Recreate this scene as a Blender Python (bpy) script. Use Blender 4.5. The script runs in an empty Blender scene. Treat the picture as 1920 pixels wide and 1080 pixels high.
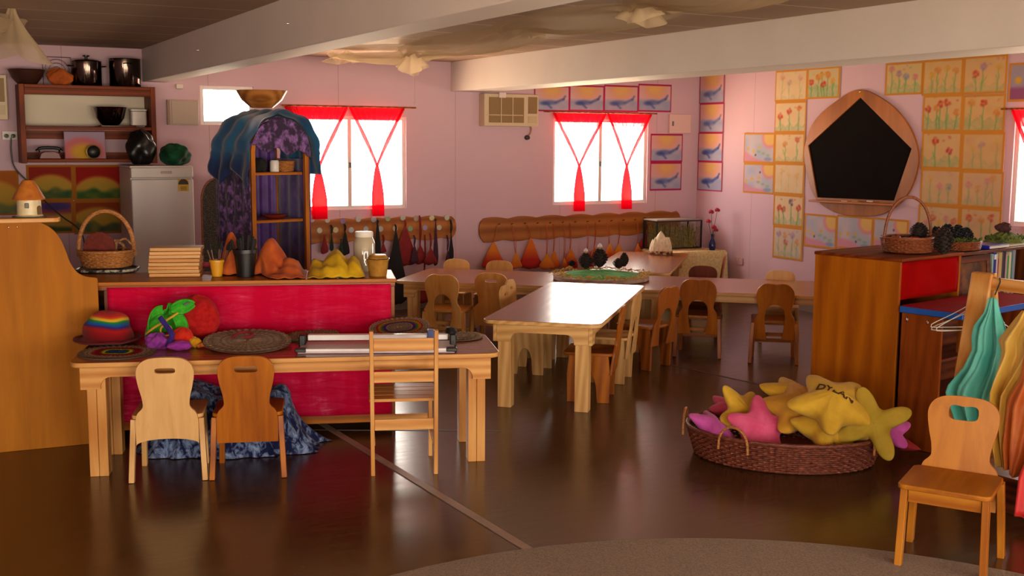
import bpy, bmesh, math, random
import numpy as np
from mathutils import Vector, Matrix
from mathutils.geometry import delaunay_2d_cdt
random.seed(7); RNG = np.random.default_rng(7)
C = bpy.context.scene.collection
PI = math.pi
def R(d): return math.radians(d)

# ------------------------------------------------------------------ camera geometry and the room's frame
F, HC, PITCH, ROLL = 2140.0, 1.65, math.atan(278/2140.0), 0.0069
TH = R(28.15)                       # the room stands turned by this against the camera's forward axis
XR, YB, XL, YF, ZC = 7.79, 10.233, -3.2, -3.4, 2.395
CAMM = Matrix.Rotation(PI/2-PITCH, 3, 'X') @ Matrix.Rotation(ROLL, 3, 'Z')
CAMP = Vector((0, 0, HC))
def ray(px, py): return CAMM @ Vector(((px-960)/F, (540-py)/F, -1))
def atz(px, py, z):
    d = ray(px, py); return CAMP + d*((z-HC)/d.z)
def atY(px, py, Y):
    d = ray(px, py); return CAMP + d*(Y/d.y)
def W(xr, yr, z=0.0):               # room coordinates -> world
    c, s = math.cos(TH), math.sin(TH); return Vector((xr*c-yr*s, xr*s+yr*c, z))
def PB(px, py, off=0.0):            # a measured point on the back wall (s, z), off = distance in front of it
    d = ray(px, py); n = -d.x*math.sin(TH)+d.y*math.cos(TH); p = CAMP + d*((YB-off)/n)
    return p.x*math.cos(TH)+p.y*math.sin(TH), p.z
def PR(px, py, off=0.0):            # same on the right wall: (local x = -room y, z)
    d = ray(px, py); n = d.x*math.cos(TH)+d.y*math.sin(TH); p = CAMP + d*((XR-off)/n)
    return p.x*math.sin(TH)-p.y*math.cos(TH), p.z
# ------------------------------------------------------------------ colour and materials
def lin(c):
    return c/12.92 if c <= .04045 else ((c+.055)/1.055)**2.4
def hx(h): h = h.lstrip('#'); return tuple(lin(int(h[i:i+2], 16)/255) for i in (0, 2, 4)) + (1,)
MATS = {}
def _new(name):
    m = bpy.data.materials.new(name); m.use_nodes = True
    nt = m.node_tree; return m, nt, nt.nodes['Principled BSDF']
def _tex(nt, scale=(1, 1, 1), rnd=True):
    tc = nt.nodes.new('ShaderNodeTexCoord'); mp = nt.nodes.new('ShaderNodeMapping')
    mp.inputs['Scale'].default_value = scale
    nt.links.new(tc.outputs['Object'], mp.inputs['Vector'])
    if rnd:
        oi = nt.nodes.new('ShaderNodeObjectInfo'); mu = nt.nodes.new('ShaderNodeMath'); mu.operation = 'MULTIPLY'
        mu.inputs[1].default_value = 37.0; nt.links.new(oi.outputs['Random'], mu.inputs[0])
        nt.links.new(mu.outputs[0], mp.inputs['Location'])
    return mp.outputs['Vector']
def _noise(nt, vec, scale, detail=4, rough=.55, dist=0):
    n = nt.nodes.new('ShaderNodeTexNoise'); n.inputs['Scale'].default_value = scale
    n.inputs['Detail'].default_value = detail; n.inputs['Roughness'].default_value = rough
    n.inputs['Distortion'].default_value = dist
    nt.links.new(vec, n.inputs['Vector']); return n.outputs['Fac']
def _ramp(nt, fac, stops):
    r = nt.nodes.new('ShaderNodeValToRGB'); e = r.color_ramp.elements
    e[0].position, e[0].color = stops[0]; e[1].position, e[1].color = stops[-1]
    for p, c in stops[1:-1]:
        k = e.new(p); k.color = c
    nt.links.new(fac, r.inputs['Fac']); return r.outputs['Color']
def _bump(nt, b, fac, st, d=.01):
    bp = nt.nodes.new('ShaderNodeBump'); bp.inputs['Strength'].default_value = st; bp.inputs['Distance'].default_value = d
    nt.links.new(fac, bp.inputs['Height']); nt.links.new(bp.outputs['Normal'], b.inputs['Normal'])
def plain(name, h, rough=.6, metal=0, spec=.5, var=.0, scale=20, bump=0, coat=0, sheen=0):
    if name in MATS: return MATS[name]
    m, nt, b = _new(name); c = hx(h); b.inputs['Base Color'].default_value = c
    b.inputs['Roughness'].default_value = rough; b.inputs['Metallic'].default_value = metal
    b.inputs['Specular IOR Level'].default_value = spec; b.inputs['Coat Weight'].default_value = coat
    b.inputs['Sheen Weight'].default_value = sheen
    if var or bump:
        f = _noise(nt, _tex(nt), scale)
        if var:
            lo = tuple(x*(1-var) for x in c[:3])+(1,); hi = tuple(min(1, x*(1+var)) for x in c[:3])+(1,)
            nt.links.new(_ramp(nt, f, [(.3, lo), (.7, hi)]), b.inputs['Base Color'])
        if bump: _bump(nt, b, f, bump)
    MATS[name] = m; return m
def two(name, h1, h2, scale=8, p=(.4, .6), rough=.6, stretch=(1, 1, 1), bump=0, sheen=0, detail=5, dist=0, spec=.5):
    if name in MATS: return MATS[name]
    m, nt, b = _new(name); b.inputs['Roughness'].default_value = rough; b.inputs['Sheen Weight'].default_value = sheen
    b.inputs['Specular IOR Level'].default_value = spec
    f = _noise(nt, _tex(nt, stretch), scale, detail, .6, dist)
    nt.links.new(_ramp(nt, f, [(p[0], hx(h1)), (p[1], hx(h2))]), b.inputs['Base Color'])
    if bump: _bump(nt, b, f, bump)
    MATS[name] = m; return m
def wood(name, h1, h2, axis='z', rough=.4, coat=.2, scale=1.0):
    key = name+axis
    if key in MATS: return MATS[key]
    m, nt, b = _new(key)
    b.inputs['Roughness'].default_value = rough; b.inputs['Coat Weight'].default_value = coat; b.inputs['Coat Roughness'].default_value = .25
    b.inputs['Specular IOR Level'].default_value = .4 if 'table_top' in name else .18
    k = 14*scale; l = 1.3*scale
    st = {'x': (l, k, k), 'y': (k, l, k), 'z': (k, k, l)}[axis]
    v = _tex(nt, st); f = _noise(nt, v, 1.6, 6, .6, .6)
    wv = nt.nodes.new('ShaderNodeTexWave'); wv.wave_type = 'RINGS'; wv.inputs['Scale'].default_value = .55
    wv.inputs['Distortion'].default_value = 3.5; wv.inputs['Detail'].default_value = 2; nt.links.new(v, wv.inputs['Vector'])
    mx = nt.nodes.new('ShaderNodeMix'); mx.inputs['Factor'].default_value = .38
    nt.links.new(f, mx.inputs[2]); nt.links.new(wv.outputs['Fac'], mx.inputs[3])
    mx.inputs['Factor'].default_value = .16 if 'ply' in name else .34
    nt.links.new(_ramp(nt, mx.outputs[0], [(.22, hx(h2)), (.72, hx(h1))]), b.inputs['Base Color'])
    _bump(nt, b, mx.outputs[0], .06)
    MATS[key] = m; return m
def painted(name='painted', rough=.8, spec=.25, bump=0, bscale=60, sheen=0):
    if name in MATS: return MATS[name]
    m, nt, b = _new(name); a = nt.nodes.new('ShaderNodeAttribute'); a.attribute_name = 'Col'
    nt.links.new(a.outputs['Color'], b.inputs['Base Color']); b.inputs['Roughness'].default_value = rough
    b.inputs['Specular IOR Level'].default_value = spec; b.inputs['Sheen Weight'].default_value = sheen
    if bump: _bump(nt, b, _noise(nt, _tex(nt), bscale), bump)
    MATS[name] = m; return m
def sheer(name, h, alpha, trans=.6):
    if name in MATS: return MATS[name]
    m = bpy.data.materials.new(name); m.use_nodes = True; nt = m.node_tree; nt.nodes.clear()
    out = nt.nodes.new('ShaderNodeOutputMaterial'); d = nt.nodes.new('ShaderNodeBsdfDiffuse'); t = nt.nodes.new('ShaderNodeBsdfTranslucent')
    tr = nt.nodes.new('ShaderNodeBsdfTransparent'); m1 = nt.nodes.new('ShaderNodeMixShader'); m2 = nt.nodes.new('ShaderNodeMixShader')
    d.inputs['Color'].default_value = hx(h); t.inputs['Color'].default_value = hx(h)
    m1.inputs[0].default_value = trans; nt.links.new(d.outputs[0], m1.inputs[1]); nt.links.new(t.outputs[0], m1.inputs[2])
    m2.inputs[0].default_value = alpha; nt.links.new(tr.outputs[0], m2.inputs[1]); nt.links.new(m1.outputs[0], m2.inputs[2])
    nt.links.new(m2.outputs[0], out.inputs['Surface']); MATS[name] = m; return m
def pane_glass():
    if 'pane_glass' in MATS: return MATS['pane_glass']
    m = bpy.data.materials.new('pane_glass'); m.use_nodes = True; nt = m.node_tree; nt.nodes.clear()
    out = nt.nodes.new('ShaderNodeOutputMaterial'); tr = nt.nodes.new('ShaderNodeBsdfTransparent'); g = nt.nodes.new('ShaderNodeBsdfGlossy')
    g.inputs['Roughness'].default_value = .02; tr.inputs['Color'].default_value = (.96, .98, .97, 1)
    lw = nt.nodes.new('ShaderNodeLayerWeight'); lw.inputs['Blend'].default_value = .5; pw = nt.nodes.new('ShaderNodeMath'); pw.operation = 'POWER'; pw.inputs[1].default_value = 5
    nt.links.new(lw.outputs['Facing'], pw.inputs[0]); ad = nt.nodes.new('ShaderNodeMath'); ad.operation = 'MULTIPLY_ADD'; ad.inputs[1].default_value = .45; ad.inputs[2].default_value = .02; nt.links.new(pw.outputs[0], ad.inputs[0])
    m1 = nt.nodes.new('ShaderNodeMixShader'); nt.links.new(ad.outputs[0], m1.inputs[0]); nt.links.new(tr.outputs[0], m1.inputs[1]); nt.links.new(g.outputs[0], m1.inputs[2])
    nt.links.new(m1.outputs[0], out.inputs['Surface']); MATS['pane_glass'] = m; return m
# ------------------------------------------------------------------ mesh builder
XZ = Matrix.Rotation(PI/2, 4, 'X')                                   # (x, y, t) -> (x, -t, y)
YZ = Matrix(((0, 0, 1, 0), (1, 0, 0, 0), (0, 1, 0, 0), (0, 0, 0, 1)))  # (a, b, t) -> (t, a, b)
def T(x, y, z): return Matrix.Translation((x, y, z))
def RZ(d): return Matrix.Rotation(R(d), 4, 'Z')
def RX(d): return Matrix.Rotation(R(d), 4, 'X')
def RY(d): return Matrix.Rotation(R(d), 4, 'Y')
def catmull(pts, n=6, closed=False):
    P = [Vector(p) for p in pts]; out = []; N = len(P)
    for i in range(N if closed else N-1):
        if closed: a, b, c, d = P[i-1], P[i], P[(i+1) % N], P[(i+2) % N]
        else: a, b, c, d = P[max(i-1, 0)], P[i], P[i+1], P[min(i+2, N-1)]
        for k in range(n):
            t = k/n
            out.append(.5*((2*b)+(c-a)*t+(2*a-5*b+4*c-d)*t*t+(3*b-a-3*c+d)*t**3))
    if not closed: out.append(P[-1])
    return out
class MB:
    def __init__(s): s.v, s.f, s.m, s.col = [], [], [], None
    def add(s, vs, fs, M=None, mi=0):
        b = len(s.v)
        s.v += [tuple((M @ Vector(v)) if M else v) for v in vs]
        s.f += [tuple(b+i for i in f) for f in fs]; s.m += [mi]*len(fs); return s
    def box(s, cx, cy, cz, sx, sy, sz, M=None, mi=0):
        x, y, z = sx/2, sy/2, sz/2
        vs = [(cx+a*x, cy+b*y, cz+c*z) for a in (-1, 1) for b in (-1, 1) for c in (-1, 1)]
        return s.add(vs, [(0, 1, 3, 2), (4, 6, 7, 5), (0, 4, 5, 1), (2, 3, 7, 6), (0, 2, 6, 4), (1, 5, 7, 3)], M, mi)
    def bar(s, p, q, w, t, up=(0, 0, 1), M=None):      # box of section w x t from p to q
        p, q = Vector(p), Vector(q); d = (q-p).normalized(); u = Vector(up); x = d.cross(u).normalized(); y = x.cross(d)
        vs = [c+x*a*w/2+y*b*t/2 for c in (p, q) for a, b in ((-1, -1), (1, -1), (1, 1), (-1, 1))]
        return s.add(vs, [(0, 1, 2, 3), (7, 6, 5, 4), (0, 4, 5, 1), (1, 5, 6, 2), (2, 6, 7, 3), (3, 7, 4, 0)], M)
    def prism(s, pts, t, holes=(), M=None, mi=0):
        loops = [list(pts)]+[list(h) for h in holes]
        vs, es = [], []
        for L in loops:
            b = len(vs); vs += [Vector((p[0], p[1])) for p in L]; n = len(L)
            es += [(b+i, b+(i+1) % n) for i in range(n)]
        if holes:
            r = delaunay_2d_cdt(vs, es, [], 0, 1e-7); V, Fc = r[0], r[2]
            def inside(p, L):
                c = False; n = len(L)
                for i in range(n):
                    a, b = L[i], L[i-1]
                    if (a[1] > p[1]) != (b[1] > p[1]) and p[0] < (b[0]-a[0])*(p[1]-a[1])/(b[1]-a[1])+a[0]: c = not c
                return c
            K = []
            for f in Fc:
                g = sum((V[i] for i in f), Vector((0, 0)))/len(f)
                if inside(g, loops[0]) and not any(inside(g, L) for L in loops[1:]): K.append(f)
        else: V, K = vs, [tuple(range(len(vs)))]
        n = len(V); vv = [(p[0], p[1], 0) for p in V]+[(p[0], p[1], t) for p in V]
        ff = [tuple(reversed(f)) for f in K]+[tuple(i+n for i in f) for f in K]
        cnt = {}
        for f in K:
            for i in range(len(f)):
                a, b = f[i], f[(i+1) % len(f)]; cnt[(a, b)] = 1
        ff += [(a, b, b+n, a+n) for (a, b) in cnt if (b, a) not in cnt]
        return s.add(vv, ff, M, mi)
    def tube(s, pts, r, n=8, closed=False, M=None, mi=0):
        P = [Vector(p) for p in pts]; N = len(P); rr = r if isinstance(r, (list, tuple)) else [r]*N
        vs, fs = [], []; up = Vector((0, 0, 1))
        t0 = (P[1]-P[0]).normalized()
        if abs(t0.z) > .95: up = Vector((1, 0, 0))
        x = t0.cross(up).normalized()
        for i in range(N):
            if closed: t = (P[(i+1) % N]-P[i-1]).normalized()
            else: t = (P[min(i+1, N-1)]-P[max(i-1, 0)]).normalized()
            x = (x-t*x.dot(t)); x = x.normalized() if x.length > 1e-6 else t.orthogonal().normalized(); y = t.cross(x)
            for k in range(n):
                a = 2*PI*k/n; vs.append(P[i]+(x*math.cos(a)+y*math.sin(a))*rr[i])
        for i in range(N if closed else N-1):
            j = (i+1) % N
            for k in range(n): fs.append((i*n+k, i*n+(k+1) % n, j*n+(k+1) % n, j*n+k))
        if not closed: fs += [tuple(reversed(range(n))), tuple(range((N-1)*n, N*n))]
        return s.add(vs, fs, M, mi)
    def lathe(s, prof, n=28, M=None, sx=1, sy=1, mi=0, closed=False):
        vs = [(p[0]*math.cos(2*PI*k/n)*sx, p[0]*math.sin(2*PI*k/n)*sy, p[1]) for p in prof for k in range(n)]; fs = []
        N = len(prof)
        for i in range(N if closed else N-1):
            j = (i+1) % N
            for k in range(n): fs.append((i*n+k, i*n+(k+1) % n, j*n+(k+1) % n, j*n+k))
        return s.add(vs, fs, M, mi)
    def ell(s, c, r, n=16, m=10, M=None, mi=0):
        if not isinstance(r, (tuple, list)): r = (r, r, r)
        pr = [(math.sin(PI*i/m), -math.cos(PI*i/m)) for i in range(m+1)]
        pr[0] = (1e-4, -1); pr[-1] = (1e-4, 1)
        return s.lathe(pr, n, (M or Matrix()) @ T(*c) @ Matrix.Diagonal((r[0], r[1], r[2], 1)), mi=mi)
    def grid(s, fn, nu, nv, cu=False, M=None, mi=0):
        vs = [fn(i/(nu if cu else nu-1), j/(nv-1)) for j in range(nv) for i in range(nu)]; fs = []
        for j in range(nv-1):
            for i in range(nu if cu else nu-1):
                k = (i+1) % nu; fs.append((j*nu+i, j*nu+k, (j+1)*nu+k, (j+1)*nu+i))
        return s.add(vs, fs, M, mi)
    def build(s, name, mat, parent=None, loc=None, rz=None, bevel=0, sub=0, solid=0, ang=38, seg=2, weld=False):
        me = bpy.data.meshes.new(name); me.from_pydata([tuple(v) for v in s.v], [], s.f)
        bm = bmesh.new(); bm.from_mesh(me)
        if weld: bmesh.ops.remove_doubles(bm, verts=bm.verts, dist=1e-5)
        bmesh.ops.recalc_face_normals(bm, faces=bm.faces); bm.to_mesh(me); bm.free()
        for m in (mat if isinstance(mat, (list, tuple)) else [mat]): me.materials.append(m)
        if isinstance(mat, (list, tuple)): me.polygons.foreach_set('material_index', s.m[:len(me.polygons)])
        me.polygons.foreach_set('use_smooth', [True]*len(me.polygons)); me.set_sharp_from_angle(angle=R(ang))
        if s.col is not None:
            a = me.color_attributes.new('Col', 'FLOAT_COLOR', 'POINT'); a.data.foreach_set('color', np.asarray(s.col, dtype=np.float32).ravel())
        o = bpy.data.objects.new(name, me); C.objects.link(o)
        if parent: o.parent = parent
        if loc is not None: o.location = loc
        if rz is not None: o.rotation_euler = (0, 0, R(rz))
        if solid:
            k = o.modifiers.new('thickness', 'SOLIDIFY'); k.thickness = solid; k.offset = 0
        if bevel:
            k = o.modifiers.new('edges', 'BEVEL'); k.width = bevel; k.segments = seg; k.limit_method = 'ANGLE'; k.angle_limit = R(40); k.harden_normals = True
        if sub:
            k = o.modifiers.new('smooth', 'SUBSURF'); k.levels = sub; k.render_levels = sub
        return o
def tag(o, label=None, cat=None, group=None, kind=None):
    if label: o['label'] = label
    if cat: o['category'] = cat
    if group: o['group'] = group
    if kind: o['kind'] = kind
    return o
def thing(name, label, cat, loc=(0, 0, 0), rz=0, group=None):
    o = bpy.data.objects.new(name, None); C.objects.link(o); o.empty_display_size = .05
    o.location = loc; o.rotation_euler = (0, 0, R(rz)); return tag(o, label, cat, group)
def struct(o, label=None): return tag(o, label, kind='structure')
def on_back(s, z, out=0): return W(s, YB-out, z)
def on_right(x, z, out=0): return W(XR-out, -x, z)
THB, THR = math.degrees(TH), math.degrees(TH)-90
# ------------------------------------------------------------------ painting on paper: numpy colours per vertex
def srgb(h): h = h.lstrip('#'); return np.array([int(h[i:i+2], 16)/255 for i in (0, 2, 4)])
def np_lin(a): return np.where(a <= .04045, a/12.92, ((a+.055)/1.055)**2.4)
def smooth_noise(U, V, sc, seed):
    r = np.random.default_rng(seed); g = r.random((sc+2, sc+2)); x = U*sc; y = V*sc
    x = np.clip(x, 0, sc); y = np.clip(y, 0, sc); i = np.clip(x.astype(int), 0, sc); j = np.clip(y.astype(int), 0, sc); fx = x-i; fy = y-j
    fx = fx*fx*(3-2*fx); fy = fy*fy*(3-2*fy)
    return (g[j, i]*(1-fx)+g[j, i+1]*fx)*(1-fy)+(g[j+1, i]*(1-fx)+g[j+1, i+1]*fx)*fy
def mixc(c, h, a):
    a = np.clip(a, 0, 1)[..., None]; return c*(1-a)+srgb(h)*a
def blob(U, V, x, y, rx, ry, soft=.5):
    d = np.sqrt(((U-x)/rx)**2+((V-y)/ry)**2); return np.clip((1-d)/soft, 0, 1)
def seg(U, V, x0, y0, x1, y1, w):
    dx, dy = x1-x0, y1-y0; t = np.clip(((U-x0)*dx+(V-y0)*dy)/(dx*dx+dy*dy+1e-9), 0, 1)
    d = np.hypot(U-x0-t*dx, V-y0-t*dy); return np.clip(1.4-d/w, 0, 1)
def flowers(seed, cols, n=4, grass=.25, strong=.75, base='#ecdcb4'):
    strong *= .8
    def fn(U, V):
        U = U+.035*(smooth_noise(U, V, 7, seed+50)-.5); V = V+.05*(smooth_noise(U.clip(0, 1), V, 6, seed+51)-.5)
        r = np.random.default_rng(seed); c = np.ones(U.shape+(3,))*srgb(base)
        c = mixc(c, '#e6c88a', smooth_noise(U, V, 5, seed)*.5)
        c = mixc(c, '#6cae74', (V < .08+grass*.6+.06*np.sin(U*23+seed))*(.18+.5*smooth_noise(U, V, 14, seed+1))*strong*.85)
        for k in range(n):
            x = (k+.5)/n*.8+.1+r.uniform(-.06, .06); y = r.uniform(.45, .8); h = cols[k % len(cols)]
            c = mixc(c, '#5fae5c', seg(U, V, x+r.uniform(-.03, .03), .06, x, y, .018)*strong*.8)
            c = mixc(c, '#79b765', seg(U, V, x, .28, x+r.uniform(-.09, .09), .45, .02)*strong*.7)
            for q in range(6):
                a = q*PI/3+r.uniform(0, 1); c = mixc(c, h, blob(U, V, x+.05*math.cos(a), y+.065*math.sin(a), .05, .06)*strong*r.uniform(.6, 1))
            c = mixc(c, '#e8a23c', blob(U, V, x, y, .03, .035)*strong*.6)
        for k in range(4):
            c = mixc(c, cols[(k+1) % len(cols)], blob(U, V, r.uniform(.1, .9), r.uniform(.75, .95), .05, .04)*strong*.5)
        return c
    return fn
def spring(seed, flip=False):
    def fn(U, V):
        r = np.random.default_rng(seed); c = np.ones(U.shape+(3,))*srgb('#d9d0d6')
        c = mixc(c, '#a9bede', smooth_noise(U, V, 4, seed)*.8)
        d = np.hypot((U-.85)*1.25, V-.82); c = mixc(c, '#ee9aa0', np.clip((.36-d)/.06, 0, 1)*.8); c = mixc(c, '#f0d070', np.clip((.26-d)/.06, 0, 1)*.9)
        hill = .42-.42*U+.05*np.sin(U*6+seed); c = mixc(c, '#e39ab4', np.clip((hill-V)/.08, 0, 1)*.85)
        for k in range(3): c = mixc(c, '#ecc44a', blob(U, V, .12+.2*k+r.uniform(-.04, .04), .38+r.uniform(0, .15), .06, .08)*.7)
        for k in range(3): c = mixc(c, '#82c48e', blob(U, V, .5+.15*k, .38-.06*k, .08, .06)*.6)
        c = mixc(c, '#7f9fd0', blob(U, V, .8, .14, .16, .08)*.7); c = mixc(c, '#503a55', blob(U, V, r.uniform(.25, .6), r.uniform(.2, .8), .035, .05)*.8)
        return c
    return fn
def whale(seed, up=1.0, dark=.7):
    def fn(U, V):
        r = np.random.default_rng(seed); c = np.ones(U.shape+(3,))*srgb('#e8c4c8')
        d = np.hypot((U-.5)*1.1, V-.85); c = mixc(c, '#f0a878', np.clip((.55-d)/.3, 0, 1)*.55); c = mixc(c, '#f4d070', np.clip((.38-d)/.25, 0, 1)*.7)
        c = mixc(c, '#b9c4de', np.clip((.5-V)/.12, 0, 1)*.9); c = mixc(c, '#8fa6d4', np.clip((.5-V)/.12, 0, 1)*smooth_noise(U, V, 6, seed)*.5)
        c = mixc(c, '#4a62b0', blob(U, V, .42, .34, .3, .13, .6)*dark); c = mixc(c, '#3b4f9e', blob(U, V, .3, .3, .18, .1, .6)*dark)
        c = mixc(c, '#4a62b0', seg(U, V, .6, .34, .82, .48*up, .05)*dark); c = mixc(c, '#4a62b0', seg(U, V, .82, .46*up, .88, .6*up, .035)*dark)
        c = mixc(c, '#4a62b0', seg(U, V, .4, .24, .48, .14, .04)*dark)
        return c
    return fn
def sunset(seed, top, hill='#33613a', arc=.55):
    def fn(U, V):
        c = np.ones(U.shape+(3,))*srgb('#d8a23a'); d = np.hypot((U-.5), (V-.1)*.95)
        c = mixc(c, top, np.clip((d-arc)/.09, 0, 1)*.95); c = mixc(c, '#c9b040', np.clip((arc-d)/.12, 0, 1)*.7)
        h = .28+.16*smooth_noise(U, V*0, 5, seed); c = mixc(c, hill, np.clip((h-V)/.1, 0, 1)*(.45+.55*smooth_noise(U, V, 7, seed+2)))
        return c
    return fn
def purple_hill(U, V):
    c = np.ones(U.shape+(3,))*srgb('#c9a040'); c = mixc(c, '#a04a60', np.clip((V-.55)/.1, 0, 1)); c = mixc(c, '#4a4290', blob(U, V, .62, .82, .45, .16)*.9)
    return mixc(c, '#3d5a30', np.clip((.22+.1*smooth_noise(U, V*0, 4, 5)-V)/.1, 0, 1)*.9)
def card(name, label, cat, group, wall, quad, paint, border='#d9962e', bw=.035, out=.006, nu=52, nv=42):
    P = PB if wall == 'back' else PR; x0, y0, x1, y1 = quad
    a, b, c, d = P(x0, y0), P(x1, y0), P(x0, y1), P(x1, y1)
    xl, xr = (a[0]+c[0])/2, (b[0]+d[0])/2; zb, zt = (c[1]+d[1])/2, (a[1]+b[1])/2
    w, h = xr-xl, zt-zb
    U, V = np.meshgrid(np.linspace(0, 1, nu), np.linspace(0, 1, nv)); col = paint(U, V)
    if border:
        bx, by = bw/w/2, bw/h/2; e = (U < bx) | (U > 1-bx) | (V < by) | (V > 1-by); col[e] = srgb(border)
    col = col*np.array([.88, .84, .84])
    col = np.concatenate([np_lin(np.clip(col, 0, 1)), np.ones(U.shape+(1,))], -1).reshape(-1, 4)
    mb = MB(); mb.grid(lambda u, v: ((u-.5)*w, -.002, (v-.5)*h), nu, nv)
    n = nu*nv; mb.add([(sx*w/2, .002, sz*h/2) for sx, sz in ((-1, -1), (1, -1), (1, 1), (-1, 1))], [(0, 1, 2, 3)])
    ring = [i for i in range(nu)]+[nu*j+nu-1 for j in range(1, nv)]+[nu*(nv-1)+i for i in range(nu-2, -1, -1)]+[nu*j for j in range(nv-2, 0, -1)]
    q = len(mb.v); mb.v += [(mb.v[i][0], .002, mb.v[i][2]) for i in ring]
    mb.f += [(ring[i], ring[(i+1) % len(ring)], q+(i+1) % len(ring), q+i) for i in range(len(ring))]; mb.m += [0]*len(ring)
    mb.col = np.concatenate([col, np.tile(np.array([[.7, .6, .45, 1]]), (len(mb.v)-n, 1))])
    xm, zm = (xl+xr)/2, (zb+zt)/2
    loc = on_back(xm, zm, out) if wall == 'back' else on_right(xm, zm, out)
    o = mb.build(name, painted('painted_paper'), None, loc, THB if wall == 'back' else THR)
    return tag(o, label, cat, group)
# ================================================================== materials used all over
PINE = lambda a='z': wood('honey_pine', '#dca25c', '#b8742f', a)
PALE = lambda a='z': wood('pale_pine', '#e2b374', '#c08a4c', a)
AMBER = lambda a='z': wood('amber_wood', '#b86a14', '#843f08', a, .4, .15)
BROWN = lambda a='z': wood('brown_wood', '#9a5218', '#5c2808', a, .35, .3)
DARK = lambda a='z': wood('dark_wood', '#6a3316', '#3a180a', a, .35, .3)
RED_BROWN = lambda a='x': wood('red_brown_wood', '#82380f', '#521c06', a, .5, .0)
TOPW = lambda a='x': wood('table_top_wood', '#9c5a30', '#74401c', a, .26, .12)
PLY = lambda a='z': wood('plywood', '#bd7410', '#8c4e05', a, .6, .0, .35)
OPLY = lambda a='z': wood('orange_plywood', '#b46608', '#823a04', a, .5, .05, .45)
WHITE = plain('white_paint', '#e8e0dc', .5)
METAL = plain('steel', '#c8c4c0', .18, 1)
BLACK = plain('black_plastic', '#0c0b0c', .4)
# ================================================================== the room
def wall_mesh(axis, fixed, a0, a1, openings, outward):
    us = sorted({a0, a1, *[o[0] for o in openings], *[o[1] for o in openings]}); zs = sorted({0, ZC, *[o[2] for o in openings], *[o[3] for o in openings]})
    mb = MB(); idx = {}
    def vid(u, z):
        if (u, z) not in idx:
            idx[(u, z)] = len(mb.v); mb.v.append((u, fixed, z) if axis == 'x' else (fixed, u, z))
        return idx[(u, z)]
    cells = [(us[i], us[i+1], zs[j], zs[j+1]) for i in range(len(us)-1) for j in range(len(zs)-1)]
    keep = [c for c in cells if not any(c[0] >= o[0]-1e-6 and c[1] <= o[1]+1e-6 and c[2] >= o[2]-1e-6 and c[3] <= o[3]+1e-6 for o in openings)]
    for c in keep: mb.f.append((vid(c[0], c[2]), vid(c[1], c[2]), vid(c[1], c[3]), vid(c[0], c[3]))); mb.m.append(0)
    n = len(mb.v); d = outward*.08; fr = list(mb.f)
    mb.v += [(x, y+d, z) if axis == 'x' else (x+d, y, z) for x, y, z in mb.v]; mb.f += [tuple(i+n for i in reversed(f)) for f in fr]; mb.m += [0]*len(fr)
    ed = {}
    for f in fr:
        for i in range(4): ed[(f[i], f[(i+1) % 4])] = 1
    for a, b in ed:
        if (b, a) not in ed: mb.f.append((b, a, a+n, b+n)); mb.m.append(0)
    return mb
def mx_in(nt, b):                    # faint sheet joints every 1.2 m along the walls
    sp = nt.nodes.new('ShaderNodeSeparateXYZ'); nt.links.new(_tex(nt, rnd=False), sp.inputs[0]); outs = []
    for ax, off in (('X', 4.83), ('Y', 9.3)):
        a = nt.nodes.new('ShaderNodeMath'); a.operation = 'MULTIPLY_ADD'; a.inputs[1].default_value = 1/1.2; a.inputs[2].default_value = 12-off/1.2; nt.links.new(sp.outputs[ax], a.inputs[0])
        f = nt.nodes.new('ShaderNodeMath'); f.operation = 'FRACT'; nt.links.new(a.outputs[0], f.inputs[0]); l = nt.nodes.new('ShaderNodeMath'); l.operation = 'LESS_THAN'; l.inputs[1].default_value = .0045; nt.links.new(f.outputs[0], l.inputs[0]); outs.append(l)
    m = nt.nodes.new('ShaderNodeMath'); m.operation = 'MAXIMUM'; nt.links.new(outs[0].outputs[0], m.inputs[0]); nt.links.new(outs[1].outputs[0], m.inputs[1])
    mx = nt.nodes.new('ShaderNodeMix'); mx.data_type = 'RGBA'; mx.inputs[7].default_value = hx('#a88e92'); nt.links.new(m.outputs[0], mx.inputs[0]); nt.links.new(mx.outputs[2], b.inputs['Base Color']); return mx.inputs[6]
def wall_mat():
    m, nt, b = _new('pink_wall'); b.inputs['Roughness'].default_value = .75; b.inputs['Specular IOR Level'].default_value = .25
    f = _noise(nt, _tex(nt, rnd=False), 1.2, 3); nt.links.new(_ramp(nt, f, [(.2, hx('#c6a5b3')), (.8, hx('#cdaebb'))]), mx_in(nt, b))
    _bump(nt, b, _noise(nt, _tex(nt, rnd=False), 260, 2), .05, .003); return m
WALLM = wall_mat()
WIN1, WINH, WIN3 = (3.2, 4.31, .985, 1.86), (2.36, 2.835, 1.76, 2.104), (5.945, 7.12, .98, 1.87)
WINR = (4.75, 6.16, 1.0, 1.88)
WINL_ADDED = (-2.6, .2, .85, 2.1)  # unseen left-wall opening, added to brighten the near beam's face and the screen
FRONT = [(-2.4, -.2, .05, 2.1), (.6, 2.8, .05, 2.1), (3.6, 5.8, .05, 2.1)]
struct(wall_mesh('x', YB, XL, XR, [WIN1, WINH, WIN3], 1).build('wall_back', WALLM, rz=THB))
struct(wall_mesh('y', XR, YF, YB, [WINR], 1).build('wall_right', WALLM, rz=THB))
struct(wall_mesh('y', XL, YF, YB, [WINL_ADDED], -1).build('wall_left', WALLM, rz=THB))
struct(wall_mesh('x', YF, XL, XR, FRONT, -1).build('wall_front', WALLM, rz=THB))
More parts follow.
